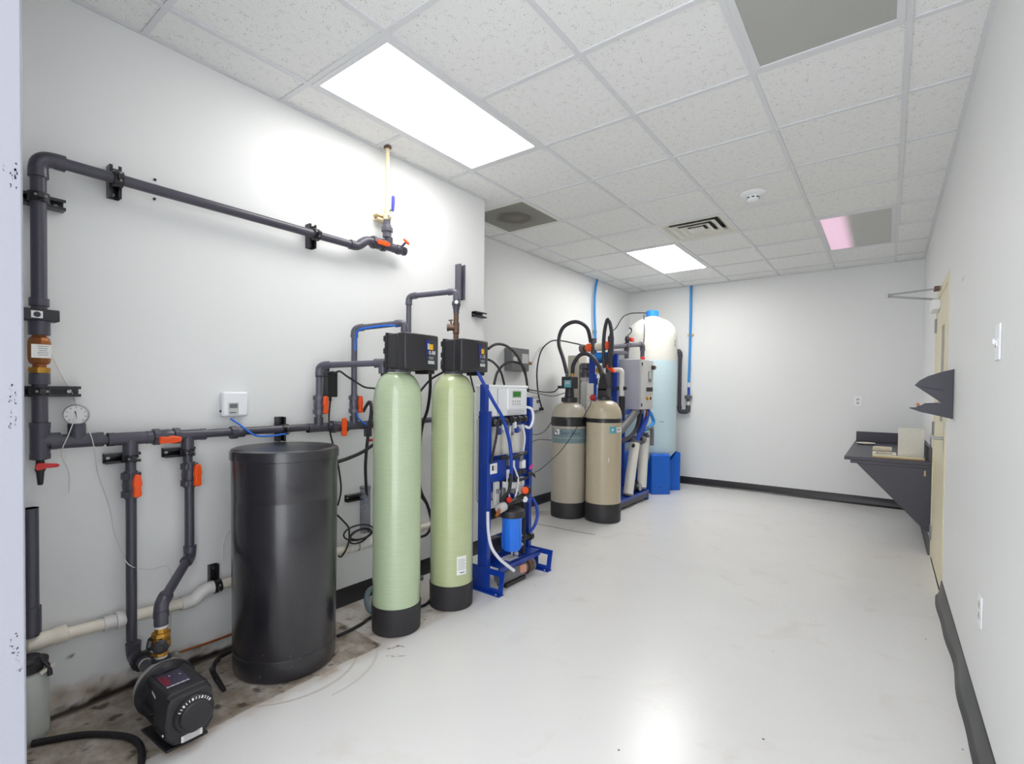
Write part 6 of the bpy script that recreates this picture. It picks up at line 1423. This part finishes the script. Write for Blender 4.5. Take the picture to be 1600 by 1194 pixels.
MB().lathe((-0.18, 6.75, CZ + 0.0003), Zp, [(0, 0.05), (0.004, 0.07), (0.016, 0.09), (0.018, 0.088), (0.007, 0.06), (0.006, 0.001)], 28).build('bowl', 'pvc_cream', t)
# black cut-out holder on the right wall
ys_ = 3.835
t = thing('wall_holder', 'black board cut with a pointed notch fixed to the right wall before the door', 'wall holder', (XR, ys_, 1.17))
prof = [(XR - 0.001, 1.168), (XR - 0.001, 1.459), (0.25, 1.443), (0.19, 1.419), (0.152, 1.393), (0.130, 1.365), (0.243, 1.272), (0.240, 1.264), (0.228, 1.262), (0.178, 1.258), (0.165, 1.246), (0.150, 1.244), (0.138, 1.232), (0.105, 1.231), (0.108, 1.226), (0.16, 1.205), (0.23, 1.188)]
MB().prism([V(x, ys_, z) for x, z in prof], (0, 0.022, 0)).build('board', 'counter', t, bevel=0.0015)
MB().tube([(0.16, ys_ - 0.001, 1.36), (0.21, ys_ - 0.001, 1.345), (0.262, ys_ - 0.001, 1.338)], 0.0012, seg=6).build('crease', 'ink', t)
MB().box((0.147, ys_ + 0.006, 1.249), (0.014, 0.012, 0.016)).build('clip', 'copper', t, bevel=0.003)
MB().lathe((0.245, ys_ - 0.0005, 1.263), -Yp, [(0, 0.006), (0.003, 0.005), (0.003, 0.001)], 12).build('rivet', 'ink_soft', t)

# ------------------------------------------------------------------ wall plates
def plate(name, c, n, w_, h_, label, cat, kind, dirty=False):
    c, n = V(c), V(n); u = Zp.cross(n).normalized()
    t = thing(name, label, cat, tuple(c))
    q = [c + u * a + Zp * b_ + n * 0.0004 for a, b_ in ((-w_ / 2, -h_ / 2), (w_ / 2, -h_ / 2), (w_ / 2, h_ / 2), (-w_ / 2, h_ / 2))]
    pl_ = MB().prism(q, n * 0.006).build('cover_plate', 'white_plastic', t, bevel=0.002)
    if kind == 'outlet':
        for dz in (-0.021, 0.021):
            rc = MB().prism([c + Zp * dz + u * a + Zp * b_ + n * 0.0062 for a, b_ in ((-0.016, -0.010), (-0.010, -0.014), (0.010, -0.014), (0.016, -0.010), (0.016, 0.010), (0.010, 0.014), (-0.010, 0.014), (-0.016, 0.010))], n * 0.0016).build('receptacle', 'cabinet_grey', t)
            for du in (-0.006, 0.006): MB().prism([c + Zp * dz + u * (du + a) + Zp * b_ + n * 0.008 for a, b_ in ((-0.0012, -0.004), (0.0012, -0.004), (0.0012, 0.005), (-0.0012, 0.005))], n * 0.0003).build('slot', 'ink', rc, smooth=False)
    else:
        tg_ = MB().prism([c + u * a + Zp * b_ + n * 0.006 for a, b_ in ((-0.007, -0.014), (0.007, -0.014), (0.007, 0.014), (-0.007, 0.014))], n * 0.003).build('toggle_base', 'white_plastic', t)
        MB().prism([c + u * a + Zp * b_ + n * 0.008 for a, b_ in ((-0.004, -0.006), (0.004, -0.006), (0.004, 0.012), (-0.004, 0.012))], n * 0.010).build('toggle', 'white_plastic', t)
        for dz in (-0.004, 0.010, -0.014): MB().prism([c + u * (a + dz * 0.3) + Zp * (b_ + dz) + n * 0.0092 for a, b_ in ((-0.006, -0.003), (0.004, -0.004), (0.006, 0.002), (-0.002, 0.004))], n * 0.0006).build('smudge', 'ink', t, smooth=False)
plate('wall_outlet', (-0.278, YB, 1.228), (0, -1, 0), 0.075, 0.12, 'white double outlet on the back wall', 'outlet', 'outlet')
plate('wall_outlet', (XR, 2.615, 0.476), (-1, 0, 0), 0.075, 0.12, 'white outlet low on the near right wall', 'outlet', 'outlet')
plate('light_switch', (XR, 2.395, 1.492), (-1, 0, 0), 0.085, 0.125, 'white light switch with dark smudges on the right wall', 'switch', 'switch')
t = thing('wall_anchor', 'small empty screw anchor high on the right wall beside the door', 'anchor', (XR, 3.53, 1.92))
for y, r in ((3.53, 0.010), (3.455, 0.006)): MB().lathe((XR - 0.0002, y, 1.92), -Xp, [(0, r), (0.002, r), (0.002, r * 0.5), (0.0005, r * 0.4)], 14).build('plug', 'cabinet_grey', t)
